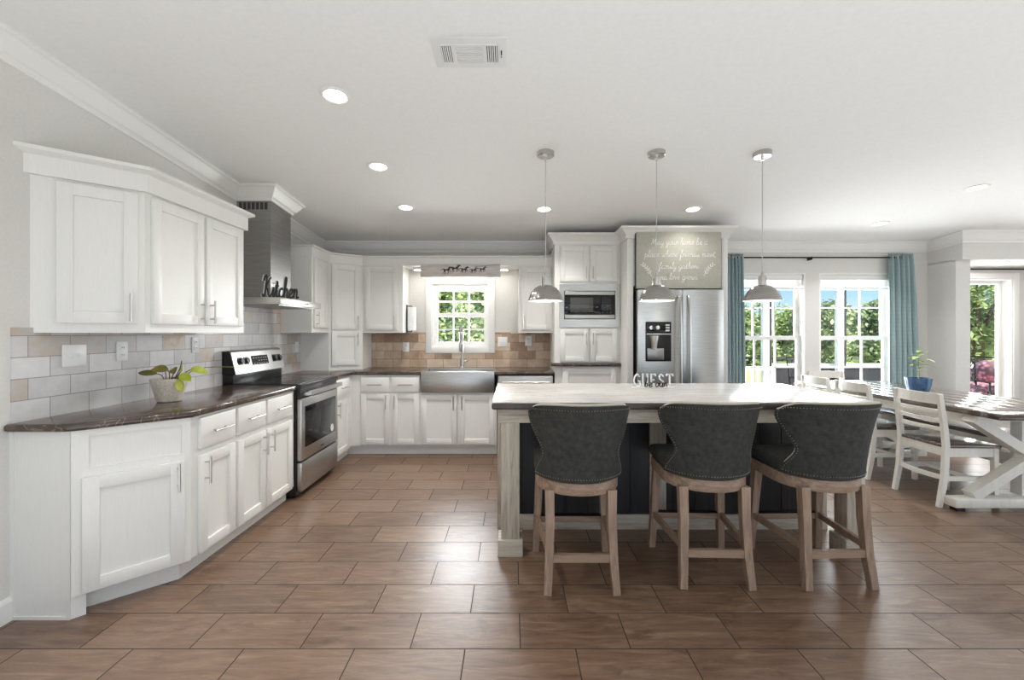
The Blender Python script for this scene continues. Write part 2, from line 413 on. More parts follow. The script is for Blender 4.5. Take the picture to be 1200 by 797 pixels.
def wall_with_holes(x0, x1, y0, y1, z0, z1, holes):
    b = MB(); xs = x0
    for hx0, hx1, hz0, hz1 in holes:
        b.box(xs, hx0, y0, y1, z0, z1); b.box(hx0, hx1, y0, y1, z0, hz0) if hz0 > z0 else None
        b.box(hx0, hx1, y0, y1, hz1, z1); xs = hx1
    b.box(xs, x1, y0, y1, z0, z1); return b
KW = (-.985, -.28, 1.156, 1.937)
DW1 = (2.688, 3.595, .50, 2.066)
DW2 = (3.763, 4.67, .50, 2.066)
AW = (5.50, 6.40, .34, 2.03)
struct('wall_back', wall_with_holes(-2.5, 5.2, BW, 5.60, -.05, 2.62, [KW, DW1, DW2]), M['wall'], smooth=False)
struct('wall_alcove', wall_with_holes(5.2, 7.9, 5.67, 5.87, -.05, 2.3, [AW]), M['wall'], smooth=False)
struct('wall_pillar', MB().box(5.09, 5.257, 5.09, 5.67, 0, 2.17), M['wall'], smooth=False)
struct('ceiling_alcove', MB().box(5.09, 7.9, 5.013, 5.87, 2.164, 2.56), M['wall'], smooth=False)
RD = (-1.2, 3.6)
struct('wall_right', MB().box(7.7, 7.85, -4.2, RD[0], -.05, 2.95).box(7.7, 7.85, RD[1], 5.9, -.05, 2.95).box(7.7, 7.85, RD[0], RD[1], 2.25, 2.95), M['wall'], smooth=False)
struct('wall_rear', wall_with_holes(-2.5, 7.85, -4.2, -4.05, -.05, 2.95, [(-2.0, 4.6, -.05, 2.45)]), M['wall'], smooth=False)
def added_glass_door(name, a, b, height, along):
    """added unseen sliding glass doors: frame plus panes, along 'x' or 'y'"""
    root = tag(bpy.data.objects.new(name, None), kind='structure'); COL.objects.link(root)
    f = MB(); g = MB(); n = 3; w = (b-a)/n
    for i in range(n):
        u0, u1 = a+i*w, a+(i+1)*w
        for q in ((u0, u0+.08, 0, height), (u1-.08, u1, 0, height), (u0+.08, u1-.08, 0, .12), (u0+.08, u1-.08, height-.1, height)):
            (f.box(q[0], q[1], -.03, .03, q[2], q[3]) if along == 'x' else f.box(-.03, .03, q[0], q[1], q[2], q[3]))
        (g.box(u0+.08, u1-.08, -.004, .004, .12, height-.1) if along == 'x' else g.box(-.004, .004, u0+.08, u1-.08, .12, height-.1))
    f.build('added_door_frame', M['trim'], root, smooth=False); g.build('pane', M['glass'], root, smooth=False)  # frame and panes of the added unseen doors
    return root
added_glass_door('added_door_1', -2.0, 4.6, 2.45, 'x').location = (0, -4.12, 0)  # unseen rear doors, made up to let daylight in behind the camera
added_glass_door('added_door_2', RD[0], RD[1], 2.25, 'y').location = (7.77, 0, 0)  # unseen doors on the right, made up to admit side light

# crown moulding runs up the left wall, round the hood chimney, along the back wall and round the beam
def sweep(path, prof, z_of):
    P = [Vector(p) for p in path]; rings = []
    for i, p in enumerate(P):
        d0 = (P[i]-P[i-1]).normalized() if i else (P[1]-P[0]).normalized()
        d1 = (P[i+1]-P[i]).normalized() if i < len(P)-1 else d0
        n0 = Vector((d0.y, -d0.x)); n1 = Vector((d1.y, -d1.x)); mv = (n0+n1)
        mv = mv/(1+n0.dot(n1))
        rings.append([(p.x+mv.x*d, p.y+mv.y*d, z_of(p.y+mv.y*d)+h) for d, h in prof])
    return MB().loft(rings)
CROWN = [(0, -.118), (.012, -.118), (.014, -.1), (.022, -.092), (.03, -.088), (.05, -.06), (.066, -.034), (.074, -.024), (.084, -.02), (.088, -.016), (.088, .004), (0, .004)]
struct('trim_1', sweep([(LW, -4.0), (LW, -1.0), (LW, 3.755), (-2.04, 3.755), (-2.04, 4.105), (LW, 4.105), (LW, BW), (5.09, BW), (5.09, 5.013), (7.68, 5.013)], CROWN, ceil_z), M['trim'], ang=20)
BASE = [(0, .0), (.016, .0), (.016, .09), (.010, .105), (0, .11)]
struct('baseboard_left', sweep([(LW, -4.0), (LW, 2.062)], BASE, lambda y: 0), M['trim'], ang=20)
struct('baseboard_back', sweep([(2.24, BW), (5.09, BW), (5.09, 5.09), (5.257, 5.09), (5.257, 5.67), (7.69, 5.67)], BASE, lambda y: 0), M['trim'], ang=20)

# tiled backsplash
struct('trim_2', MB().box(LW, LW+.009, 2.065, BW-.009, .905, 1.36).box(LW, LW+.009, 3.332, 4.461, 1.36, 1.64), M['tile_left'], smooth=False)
struct('trim_3', MB().box(LW, .464, BW-.009, BW, .905, 1.086).box(LW, -1.055, BW-.009, BW, 1.086, 1.34).box(-.209, .464, BW-.009, BW, 1.086, 1.34), M['tile_back'], smooth=False)

def window(name, hole, y_in, y_gl, cols, casing=0, stack=0, single=False, mid=None):
    x0, x1, z0, z1 = hole
    root = bpy.data.objects.new(name, None); COL.objects.link(root); root['kind'] = 'structure'
    f = MB()
    # jamb lining
    t = .02
    f.box(x0, x0+t, y_in, y_gl+.06, z0, z1).box(x1-t, x1, y_in, y_gl+.06, z0, z1).box(x0+t, x1-t, y_in, y_gl+.06, z1-t, z1).box(x0+t, x1-t, y_in-.0, y_gl+.06, z0, z0+t)
    if casing:
        c_ = casing
        f.box(x0-c_, x0+.004, y_in-.018, y_in, z0-c_, z1+c_, .004).box(x1-.004, x1+c_, y_in-.018, y_in, z0-c_, z1+c_, .004)
        f.box(x0, x1, y_in-.018, y_in, z1-.004, z1+c_, .004).box(x0, x1, y_in-.018, y_in, z0-c_, z0+.004, .004)
    f.build('window_frame', M['trim'], root)
    zm = mid if mid else (z0+z1)/2
    X0, X1 = x0+t, x1-t
    for nm, a, b, yo in ((('sash', z0+t, z1-t, 0),) if single else (('upper_sash', zm-.02, z1-t, .02), ('lower_sash', z0+t, zm+.02, -.012))):
        s = MB(); w = .045
        y0, y1 = y_gl+yo-.016, y_gl+yo+.016
        s.box(X0, X0+w, y0, y1, a, b).box(X1-w, X1, y0, y1, a, b).box(X0+w, X1-w, y0, y1, a, a+w).box(X0+w, X1-w, y0, y1, b-w, b)
        for k in range(1, cols):
            xm = X0+w+(X1-X0-2*w)*k/cols; s.box(xm-.009, xm+.009, y0+.006, y1-.006, a+w, b-w)
        zz = (a+b)/2
        if not single: s.box(X0+w, X1-w, y0+.007, y1-.007, zz-.009, zz+.009)
        so = s.build(nm, M['trim'], root, smooth=False)
        MB().box(X0+w-.005, X1-w+.005, y_gl+yo-.002, y_gl+yo+.002, a+w-.005, b-w+.005).build('pane', M['glass'], so, smooth=False)
    if stack:
        b = MB(); b.box(X0+.004, X1-.004, y_in+.012, y_in+.06, z1-t-.055, z1-t, .006)
        n = 9
        for k in range(n):
            zz = z1-t-.058-k*(stack-.09)/n; b.box(X0+.01, X1-.01, y_in+.014, y_in+.058, zz-.004, zz, 0)
        b.box(X0+.006, X1-.006, y_in+.012, y_in+.06, z1-t-stack, z1-t-stack+.022, .005)
        b.build('raised_blind', M['blind'], root)
    return root
window('window_1', KW, BW, 5.51, 3, casing=.07, stack=.07, mid=1.555)
window('window_2', DW1, BW, 5.53, 3, stack=.18, mid=1.27)
window('window_3', DW2, BW, 5.53, 3, stack=.18, mid=1.27)
window('window_4', AW, 5.67, 5.80, 1, casing=.07, single=True)
struct('trim_4', MB().box(2.66, 3.62, BW-.02, BW+.1, .475, .50, .004), M['trim'])
struct('trim_5', MB().box(3.735, 4.70, BW-.02, BW+.1, .475, .50, .004), M['trim'])

# ------------------------------------------------------------------ outdoors
struct('lawn', MB().box(-40, 60, 8.5, 70, -.3, -.2).box(-40, 2.2, 5.7, 8.5, -.3, -.2), M['lawn'], smooth=False)
struct('porch_floor', MB().box(2.2, 12, 5.88, 8.5, -.2, -.03), M['deck'], smooth=False)
for i, (x, lab) in enumerate(((4.56, 'white porch post seen through the dining window nearer the fridge'), (5.90, 'white porch post seen through the dining window beside the right curtain'))):
    t = thing('porch_post', lab, 'post', (x, 8.0, -.03), 0, 'porch posts')
    MB().box(-.05, .05, -.05, .05, 0, 2.53, .006).build('shaft', M['trim'], t)
    MB().box(-.075, .075, -.075, .075, 0, .12, .006).build('base_collar', M['trim'], t)
    MB().box(.055, .105, -.03, .03, 0, 2.5).build('screen_strip', M['charcoal'], t)
tag(MB().box(2.4, 12, 7.93, 8.07, 2.52, 2.72).build('porch_beam', M['trim'], smooth=False), 'white beam carried by the porch posts', 'beam')
t = thing('deck_railing', 'dark deck railing across the lawn view in the window nearer the fridge', 'railing', (0, 8.3, -.03))
MB().box(3.0, 5.75, -.03, .03, .87, .91).build('top_rail', M['charcoal'], t)
for x in (3.9, 4.33, 4.9, 5.25):
    MB().box(x-.02, x+.02, -.02, .02, 0, .87).build('baluster', M['charcoal'], t)
t = thing('stair_railing', 'low white railing with upright balusters outside the window nearer the fridge', 'railing', (3.3, 7.2, -.03))
MB().box(0, .95, -.03, .03, .76, .80).build('top_rail', M['trim'], t)
for k in range(9): MB().box(.03+k*.108, .055+k*.108, -.015, .015, 0, .76).build('baluster', M['trim'], t)
t = thing('porch_screen_wall', 'dark screen kick wall with white cap rail outside the dining windows', 'wall panel', (0, 8.12, -.03))
MB().box(4.75, 11.5, 0, .03, 0, .72).build('panel', M['charcoal'], t, smooth=False)
MB().box(4.75, 11.5, -.02, .06, .72, .80).build('cap_rail', M['trim'], t, smooth=False)
def patio_chair(loc, rz, label, pil):
    t = thing('patio_chair', label, 'chair', loc, rz, 'patio chairs on the porch')
    f = MB()
    for x in (-.27, .27):
        f.tube([(x, .26, 0), (x, .25, .42), (x, -.24, .40), (x, -.34, .95)], .013, 6); f.tube([(x, -.24, .40), (x, -.3, 0)], .013, 6)
        f.tube([(x, .25, .42), (x, .24, .62), (x, -.27, .62)], .013, 6)
    f.tube([(-.27, -.34, .95), (.27, -.34, .95)], .013, 6)
    f.tube([(-.27, .25, .41), (.27, .25, .41)], .012, 6)
    f.build('frame', M['blackmetal'], t)
    l = MB()
    for k in range(3):
        x = -.27+.18*k; l.tube([(x, -.27, .55), (x+.18, -.335, .93)], .006, 5); l.tube([(x+.18, -.27, .55), (x, -.335, .93)], .006, 5)
    l.build('lattice', M['blackmetal'], t)
    MB().box(-.25, .25, -.24, .25, .42, .54, .04, 3).build('seat_cushion', M['floral'], t)
    if pil:
        MB().ball((0, -.19, .72), .2, 1, .45, .95, 16, 12).build('back_pillow', M[pil], t)
    return t
patio_chair((6.95, 6.9, -.03), R(150), 'iron patio chair with pink floral cushion outside the alcove window', 'floral')
patio_chair((4.98, 7.25, -.03), R(185), 'iron patio chair with round brown pillow behind the dining window', 'pillow_brown')
patio_chair((7.75, 7.3, -.03), R(115), 'iron patio chair with pink cushion partly hidden by the alcove window frame', 'floral')

def tree(label, x, y, h, rx, rz_, n, mat, leaf, seed, group):
    rnd = random.Random(seed)
    t = thing('leafy_tree', label, 'tree', (x, y, -.2), 0, group)
    c_ = MB(); bm = c_.bm; zc = h-rz_
    blobs = [(rnd.uniform(-.55, .55)*rx, rnd.uniform(-.5, .5)*rx, rnd.uniform(-.6, .55)*rz_, rnd.uniform(.3, .55)) for _ in range(14)]
    for _ in range(n):
        bx, by, bz, br = rnd.choice(blobs)
        d = Vector((rnd.gauss(0, 1), rnd.gauss(0, 1), rnd.gauss(0, 1))).normalized()*br*rnd.uniform(.45, 1)**.6
        p = Vector((bx+d.x*rx, by+d.y*rx, zc+bz+d.z*rz_))
        if p.z < .05: p.z = .05+rnd.random()*.3
        a = Vector((rnd.gauss(0, 1), rnd.gauss(0, 1), rnd.gauss(0, .6))).normalized(); b = a.orthogonal().normalized()
        b = (Matrix.Rotation(rnd.uniform(0, 6.28), 3, a) @ b)
        s = leaf*rnd.uniform(.6, 1.3)
        vv = [bm.verts.new(q) for q in (p-a*s, p+b*s*.5, p+a*s, p-b*s*.5)]; bm.faces.new(vv)
    c_.build('crown', M[mat], t, smooth=False)
    tr = MB(); tr.tube([(0, 0, 0), (.03*rx, 0, zc*.5), (0, .02, zc)], [.07*h*.5, .05*h*.5, .03*h*.5], 8)
    for k in range(5):
        a = k*1.3; tr.tube([(0, 0, zc*.6), (math.cos(a)*rx*.3, math.sin(a)*rx*.3, zc), (math.cos(a)*rx*.55, math.sin(a)*rx*.55, zc+rz_*.5)], [.02*h*.5, .014*h*.5, .006*h*.5], 6)
    tr.build('trunk', M['bark'], t)
    return t
tree('bright leafy tree filling the left half of the window over the sink', -1.75, 9.4, 3.9, 1.1, 1.6, 5200, 'tree_a', .075, 1, 'trees behind the sink window')
tree('deep green tree filling the right half of the window over the sink', -.55, 12.4, 4.6, 1.3, 1.8, 5600, 'tree_b', .08, 2, 'trees behind the sink window')
tree('low bush under the trees outside the window over the sink', -.62, 7.8, 2.2, .85, 1.15, 4200, 'tree_b', .06, 3, 'trees behind the sink window')
hl = ['first', 'second', 'third', 'fourth', 'fifth', 'sixth', 'seventh']
for i in range(7):
    hx = (11.0+1.55*i)*(1, 1.17)[i % 2]
    tree(f'{hl[i]} tree from the left in the green treeline beyond the lawn', hx, (20.5, 24.0)[i % 2], (2.75, 2.5, 2.9, 2.6, 3.0, 2.7, 3.1)[i]+(.3, .55)[i % 2], 1.5, 1.75, 3400, ('tree_b', 'tree_a')[i % 2], .13, 20+i, 'treeline beyond the lawn')
tree('tall leafy tree filling the alcove window above the patio chairs', 13.0, 12.4, 4.4, 1.7, 2.0, 6000, 'tree_a', .1, 40, 'trees behind the alcove')
tree('smaller tree low behind the patio chairs in the alcove window', 17.4, 16.8, 3.6, 1.8, 1.7, 3500, 'tree_b', .1, 41, 'trees behind the alcove')
# ------------------------------------------------------------------ cabinets
# local frame of a cabinet: x along its width, front faces -y, z up from the floor
def to_local(poly, o, rz):
    c_, s_ = math.cos(-rz), math.sin(-rz)
    return [((x-o[0])*c_-(y-o[1])*s_, (x-o[0])*s_+(y-o[1])*c_) for x, y in poly]
def bar_pull(parent, x, z, vertical=True, length=.15, y=-.02, mat='nickel'):
    h = MB(); d = .032; l = length/2
    if vertical:
        h.tube([(x, y-d, z-l), (x, y-d, z+l)], .0058, 8)
        for q in (-.6, .6): h.tube([(x, y+.001, z+q*l), (x, y-d, z+q*l)], .0048, 8)
    else:
        h.tube([(x-l, y-d, z), (x+l, y-d, z)], .0058, 8)
        for q in (-.6, .6): h.tube([(x+q*l, y+.001, z), (x+q*l, y-d, z)], .0048, 8)
    return h.build('handle', M[mat], parent)
def shaker(root, name, x0, x1, z0, z1, w=.058, y=-.02, th=.02, handle=None):
    """framed door or drawer front; handle = (x, z, vertical, length)"""
    d = MB(); b = .0025
    d.box(x0, x0+w, y, y+th, z0, z1, b).box(x1-w, x1, y, y+th, z0, z1, b)
    d.box(x0+w-.001, x1-w+.001, y, y+th, z0, z0+w, b).box(x0+w-.001, x1-w+.001, y, y+th, z1-w, z1, b)
    d.box(x0+w-.002, x1-w+.002, y+.011, y+th, z0+w-.002, z1-w+.002)
    o = d.build(name, M['paint'], root)
    if handle: bar_pull(o, handle[0], handle[1], handle[2], handle[3], y)
    return o
def slab(root, x0, x1, z0, z1, y=-.02, th=.02, handle=True, name='drawer'):
    o = MB().box(x0, x1, y, y+th, z0, z1, .005).build(name, M['paint'], root)
    if handle: bar_pull(o, (x0+x1)/2, (z0+z1)/2, False, min(.16, (x1-x0)*.55), y)
    return o
def cabinet(name, label, origin, rz, poly, z0, z1, toe=None, group=None):
    """carcass from a world polygon; toe = (world polygon of the recessed base)"""
    t = thing(name, label, 'cabinet', (origin[0], origin[1], 0), rz, group)
    b = MB().prism(to_local(poly, origin, rz), z0, z1)
    if toe: b.prism(to_local(toe, origin, rz), 0, z0)
    b.build('body', M['paint'], t, smooth=False)
    return t
FX = -1.745      # base cabinet face, left run
UX = -2.015      # wall cabinet face, left run
FY = 4.83        # base cabinet face, back run
UY = 5.105       # wall cabinet face, back run
G = 'white kitchen base cabinets'; U = 'white kitchen wall cabinets'
eps = .0012
# angled end base cabinet
o = (-2.054, 2.066); e = (FX, 2.407); rz = math.atan2(e[1]-o[1], e[0]-o[0]); n = Vector((math.sin(rz), -math.cos(rz)))
t = cabinet('base_cabinet', 'angled white end base cabinet under the rounded counter end', o, rz,
            [(LW, o[1]), o, (e[0], e[1]-eps), (LW, e[1]-eps)], .105, .876,
            [(LW, o[1]), o, (o[0]+.035, o[1]+.038), (o[0]+.035-n.x*.075, o[1]+.038-n.y*.075), (FX-.06, 2.407-eps), (LW, 2.407-eps)], G)
L_ = math.hypot(e[0]-o[0], e[1]-o[1])
f = MB(); yf = -.012
f.box(0, .06, yf, 0, .105, .876).box(L_-.04, L_-.002, yf, 0, .105, .876).box(.06, L_-.04, yf, 0, .845, .876).box(.06, L_-.04, yf, 0, .64, .69).box(.06, L_-.04, yf, 0, .105, .13)
f.build('face_frame', M['paint'], t, smooth=False)
f = MB(); q = to_local([(LW, o[1]), o], o, rz)
ax = Vector(q[0]); bx = Vector((0, 0)); dd = (bx-ax).normalized(); nn = Vector((dd.y, -dd.x))*.006
def strip(mb, u0, u1, z0, z1):
    a_ = ax+dd*u0; b_ = ax+dd*u1; mb.prism([tuple(a_+nn), tuple(b_+nn), tuple(b_), tuple(a_)], z0, z1)
wl = (bx-ax).length
strip(f, 0, .018, 0, .876); strip(f, wl-.012, wl, 0, .876); strip(f, .018, wl-.012, 0, .015)
f.build('end_panel_edging', M['paint'], t, smooth=False)
shaker(t, 'door', .035, .43, .112, .653, .062, -.032, .02, (.40, .575, True, .15))
# main left run: single then double
def base_left(y0, y1, label, fronts):
    t = cabinet('base_cabinet', label, (FX, y0), R(90), [(FX, y0), (FX, y1-eps), (LW+.002, y1-eps), (LW+.002, y0)][::-1], .105, .876,
                [(FX-.06, y0), (FX-.06, y1-eps), (LW+.002, y1-eps), (LW+.002, y0)][::-1], G)
    for k, x0, x1, h in fronts:
        if k == 'd': slab(t, x0, x1, .686, .862)
        else: shaker(t, 'door', x0, x1, .108, .652, .058, -.02, .02, (x0+.032 if h == 'l' else x1-.032, .565, True, .15))
    return t
base_left(2.407, 2.789, 'white single-door base cabinet with one drawer next to the angled end', [('d', .055, .366, 0), ('o', .055, .366, 'l')])
base_left(2.789, 3.545, 'white base cabinet with two drawers and two doors beside the range', [('d', .012, .325, 0), ('d', .347, .70, 0), ('o', .012, .325, 'r'), ('o', .347, .70, 'l')])
base_left(4.318, FY+.055, 'narrow white base cabinet between the range and the corner', [('d', .035, .40, 0), ('o', .035, .40, 'l')])
# back run
def base_back(x0, x1, label, z1=.876, tx=None):
    return cabinet('base_cabinet', label, (x0, FY), 0, [(x0, FY), (x1-eps, FY), (x1-eps, BW-.01), (x0, BW-.01)], .105, z1,
                   [(tx or x0, FY+.06), (x1-eps, FY+.06), (x1-eps, BW-.01), (tx or x0, BW-.01)], G)
t = base_back(FX+.002, -1.0, 'white back-wall base cabinet with two drawers left of the sink', tx=FX-.06)
for a, b, h in ((-1.637, -1.332, 'r'), (-1.304, -1.008, 'l')):
    slab(t, a-FX-.002, b-FX-.002, .692, .852)
    shaker(t, 'door', a-FX-.002, b-FX-.002, .125, .674, .058, -.02, .02, ((b-FX-.034) if h == 'r' else (a-FX+.03), .585, True, .15))
t = base_back(-1.0, -.165, 'white two-door base cabinet under the apron sink', .684)
for a, b, h in ((-.983, -.60, 'r'), (-.574, -.19, 'l')):
    shaker(t, 'door', a+1, b+1, .125, .662, .058, -.02, .02, ((b+1-.034) if h == 'r' else (a+1+.032), .575, True, .15))
# ---- counters
ct = [(LW+.009, 2.03), (-2.10, 2.03), (-2.045, 2.04), (-2.0, 2.075), (-1.715, 2.39), (-1.715, 3.545), (LW+.009, 3.545)]
tag(MB().prism(ct, .877, .915, .014, 3).build('countertop', M['counter']), 'dark brown laminate countertop with angled end left of the range', 'countertop')
b = MB().prism([(LW+.009, 4.316), (-1.715, 4.316), (-1.715, 4.80), (-.986, 4.80), (-.986, BW-.01), (LW+.009, BW-.01)], .877, .915, .01, 2)
b.box(-.19, .463, 4.80, BW-.01, .877, .915, .01).box(-.988, -.188, 5.275, BW-.01, .877, .915)
tag(b.build('countertop', M['counter']), 'dark brown laminate countertop wrapping the corner and around the sink', 'countertop')
# ---- wall cabinets left
def wall_cab(label, o, e, poly, z0, z1):
    rz = math.atan2(e[1]-o[1], e[0]-o[0])
    t = cabinet('wall_cabinet', label, o, rz, poly, z0, z1, None, U); return t
Z0, Z1 = 1.335, 2.105
t = wall_cab('angled white wall cabinet at the near end of the left wall', (LW, 2.149), (UX, 2.436), [(LW, 2.149), (UX, 2.436-eps), (LW, 2.436-eps)], Z0, Z1)
shaker(t, 'door', .09, .40, 1.384, 2.09, .06, -.02, .02, (.37, 1.47, True, .15))
t = wall_cab('white two-door wall cabinet between the angled cabinet and the hood', (UX, 2.436), (UX, 3.33), [(LW, 2.436), (UX, 2.436), (UX, 3.33), (LW, 3.33)], Z0, Z1)
shaker(t, 'door', .037, .444, 1.384, 2.09, .06, -.02, .02, (.412, 1.47, True, .15))
shaker(t, 'door', .468, .857, 1.384, 2.09, .06, -.02, .02, (.50, 1.47, True, .15))
t = wall_cab('narrow white wall cabinet just past the range hood', (UX, 4.463), (UX, 4.883), [(LW, 4.463), (UX, 4.463), (UX, 4.883-eps), (LW, 4.883-eps)], Z0, Z1)
shaker(t, 'door', .03, .345, 1.384, 2.09, .058, -.02, .02, (.062, 1.47, True, .15))
A_, B_ = (UX, 4.883), (-1.718, UY)
t = wall_cab('white corner cabinet standing on the counter with stacked doors', A_, B_, [(LW+.01, 4.883), A_, B_, (-1.718, BW-.01), (LW+.01, BW-.01)], .916, Z1)
shaker(t, 'door', .025, .335, 1.372, 2.09, .058, -.02, .02, (.305, 1.455, True, .15))
shaker(t, 'door', .025, .335, .97, 1.35, .058, -.02, .02, (.305, 1.26, True, .15))
t = wall_cab('white wall cabinet left of the sink window', (-1.718+eps, UY), (-1.256, UY), [(-1.718+eps, UY), (-1.256, UY), (-1.256, BW), (-1.718+eps, BW)], Z0, Z1)
shaker(t, 'door', .03, .405, 1.37, 2.085, .058, -.02, .02, (.372, 1.455, True, .15))
t = wall_cab('white wall cabinet right of the sink window', (.078, UY), (.463, UY), [(.078, UY), (.463, UY), (.463, BW), (.078, BW)], Z0, Z1)
shaker(t, 'door', .03, .37, 1.37, 2.085, .058, -.02, .02, (.06, 1.455, True, .15))
def cornice(label, poly, sides, z0, steps, mat='paint'):
    b = MB(); rings = []
    for d, z in steps:
        q = offset_poly(poly, [d if s else 0 for s in sides]); rings.append([(x, y, z0+z) for x, y in q])
    b.loft(rings)
    return tag(b.build('cabinet_cornice', M[mat], ang=20), label, 'cornice', 'cabinet cornices')
FLAT = [(.0, 0), (.022, 0), (.022, .095), (.03, .098), (.055, .112), (.055, .13), (0, .13)]
cornice('white flat cornice capping the left wall cabinets before the hood', [(LW, 2.149), (UX, 2.436), (UX, 3.33), (LW, 3.33)], [1, 1, 1, 0], Z1, FLAT)
cornice('white flat cornice running from the hood round the corner over the sink window', [(LW, 4.463), (UX, 4.463), A_, B_, (.462, UY), (.462, BW), (LW, BW)], [1, 1, 1, 1, 0, 0, 0], Z1, [(.0, 0), (.01, 0), (.01, .09), (.018, .094), (.034, .1), (.034, .112), (0, .112)])
# ---- microwave tower
TX0, TX1 = .464, 1.178
t = thing('tall_cabinet', 'tall white cabinet housing the built-in microwave', 'cabinet', (TX0, FY, 0), 0)
W = TX1-TX0
MB().box(0, W, 0, .60, .105, 2.30).box(0, W, .06, .60, 0, .105).build('body', M['paint'], t, smooth=False)
shaker(t, 'door', .058, .366, 1.892, 2.275, .055, -.02, .02, (.34, 1.985, True, .13))
shaker(t, 'door', .388, .678, 1.892, 2.275, .055, -.02, .02, (.414, 1.985, True, .13))
shaker(t, 'door', .058, .366, 1.02, 1.378, .055, -.02, .02, (.34, 1.27, True, .13))
shaker(t, 'door', .388, .678, 1.02, 1.378, .055, -.02, .02, (.414, 1.27, True, .13))
shaker(t, 'door', .085, .665, .13, .945, .06, -.02, .02)
pr = [(-.04, -.03), (-.02, -.045), (W, -.045), (W, 0), (-.04, 0)]
MB().prism(pr, .972, 1.008, .008, 2).build('counter_ledge', M['counter'], t)
CR = [(0, 0), (.012, 0), (.016, .03), (.03, .05), (.052, .075), (.07, .09), (.078, .095), (.078, .115), (0, .115)]
cornice('white crown cornice on top of the tall microwave cabinet', [(TX0, FY), (TX1, FY), (TX1, BW), (TX0, BW)], [1, 0, 0, 1], 2.295, CR)
# ---- refrigerator surround
t = thing('fridge_surround', 'white cabinet surround framing the steel fridge', 'cabinet', (1.18, 4.545, 0), 0)
MB().box(0, .06, 0, .88, 0, 2.30, .002).box(.045, .06, -.004, 0, 0, 2.3).build('side_panel', M['paint'], t)
MB().box(.97, 1.03, 0, .88, 0, 2.30, .002).build('side_panel', M['paint'], t)
MB().box(.06, .97, .012, .88, 1.81, 2.30).build('bridge_cabinet', M['paint'], t, smooth=False)
for a, b in ((.075, .505), (.525, .955)): shaker(t, 'door', a, b, 1.825, 2.285, .055, -.004, .016)
cornice('white crown cornice on top of the fridge surround', [(1.18, 4.545), (2.21, 4.545), (2.21, BW), (1.18, BW)], [1, 1, 0, 1], 2.30, CR)

# ------------------------------------------------------------------ appliances
# range: local x along its width (+Y in the room), front faces -y
t = thing('range_stove', 'stainless electric range with black glass top', 'range', (-1.70, 3.553, 0), R(90))
w = .755; D = .62
MB().box(.002, w-.002, .03, D, .02, .875).box(.02, w-.02, .06, D, 0, .02).build('body', M['black'], t, smooth=False)
MB().box(-.002, w+.002, -.01, D, .877, .918, .006).build('cooktop_rim', M['black'], t)
gl = MB().box(.02, w-.02, .02, D-.08, .918, .921).build('glass_cooktop', M['blackglass'], t)
rg = MB()
for x, y, r in ((.2, .16, .10), (.55, .16, .085), (.2, .4, .085), (.55, .4, .10)):
    rg.lathe([(r, .9212), (r, .9216), (r-.004, .9216), (r-.004, .9212)], 32, (x, y, 0), caps=False)
rg.build('burner_ring', M['charcoal'], gl)
MB().box(.002, w-.002, D-.085, D, .918, 1.0, .004).build('backguard_riser', M['black'], t)
def ystrip(x0, x1, prof): return MB().loft([[(x0, y, z) for y, z in prof], [(x1, y, z) for y, z in prof]])
ystrip(.0, .03, [(D-.105, 1.0), (D-.06, 1.185), (D, 1.185), (D, 1.0)]).build('panel_end_cap', M['black'], t)
ystrip(w-.03, w, [(D-.105, 1.0), (D-.06, 1.185), (D, 1.185), (D, 1.0)]).build('panel_end_cap', M['black'], t)
pn = ystrip(.0, w, [(D-.112, 1.0), (D-.07, 1.175), (D-.055, 1.19), (D-.02, 1.192), (D-.055, 1.18), (D-.095, 1.0)]).build('control_panel', M['steel'], t, smooth=False)
tilt = math.atan2(.042, .175)
def on_panel(x0, x1, z0, z1, th=.004):
    m = Matrix.Translation((0, D-.112, 1.0)) @ Matrix.Rotation(-tilt, 4, 'X')
    return MB().box(x0, x1, -th, .004, z0, z1, .0012, 1, m)
dp = on_panel(.25, .50, .06, .14).build('display', M['display'], pn)
d = MB()
m_ = Matrix.Translation((0, D-.112, 1.0)) @ Matrix.Rotation(-tilt, 4, 'X')
for i in range(6):
    for j in range(3):
        if j == 1 and i < 2: continue
        d.box(.27+i*.038, .288+i*.038, -.0048, 0, .068+j*.024, .073+j*.024, 0, 1, m_)
d.build('touch_marks', M['marking'], dp)
for x in (.06, .14, .58, .66):
    k = on_panel(x, x+.062, .07, .135).build('knob_plate', M['black'], pn)
    MB().lathe([(.024, 0), (.022, .02), (.004, .021)], 16, M=m_ @ Matrix.Translation((x+.031, -.004, .102)) @ Matrix.Rotation(R(90), 4, 'X')).build('knob', M['charcoal'], k)
dr = MB().box(.01, w-.01, -.012, .03, .30, .80, .008).build('oven_door', M['steel'], t)
MB().box(.065, w-.065, -.015, -.010, .40, .735, .003).build('oven_window', M['blackglass'], dr)
h = MB().tube([(.05, -.06, .845), (w-.05, -.06, .845)], 1, flat=(.018, .012), up=(0, 0, 1))
for x in (.06, w-.06): h.box(x-.018, x+.018, -.06, -.0, .825, .855, .004)
h.build('handle', M['steel'], dr)
MB().box(.01, w-.01, .0, .03, .80, .876, .003).build('vent_strip', M['charcoal'], t)
MB().box(.01, w-.01, -.012, .03, .055, .288, .008).build('storage_drawer', M['steel'], t)
MB().lathe([(.034, 0), (.034, .0015), (.001, .0016)], 24, M=Matrix.Translation((.60, -.016, .45)) @ Matrix.Rotation(R(90), 4, 'X')).build('round_sticker', M['white'], dr)
MB().box(.36, .42, -.0135, -.011, .335, .345).build('badge', M['charcoal'], dr)
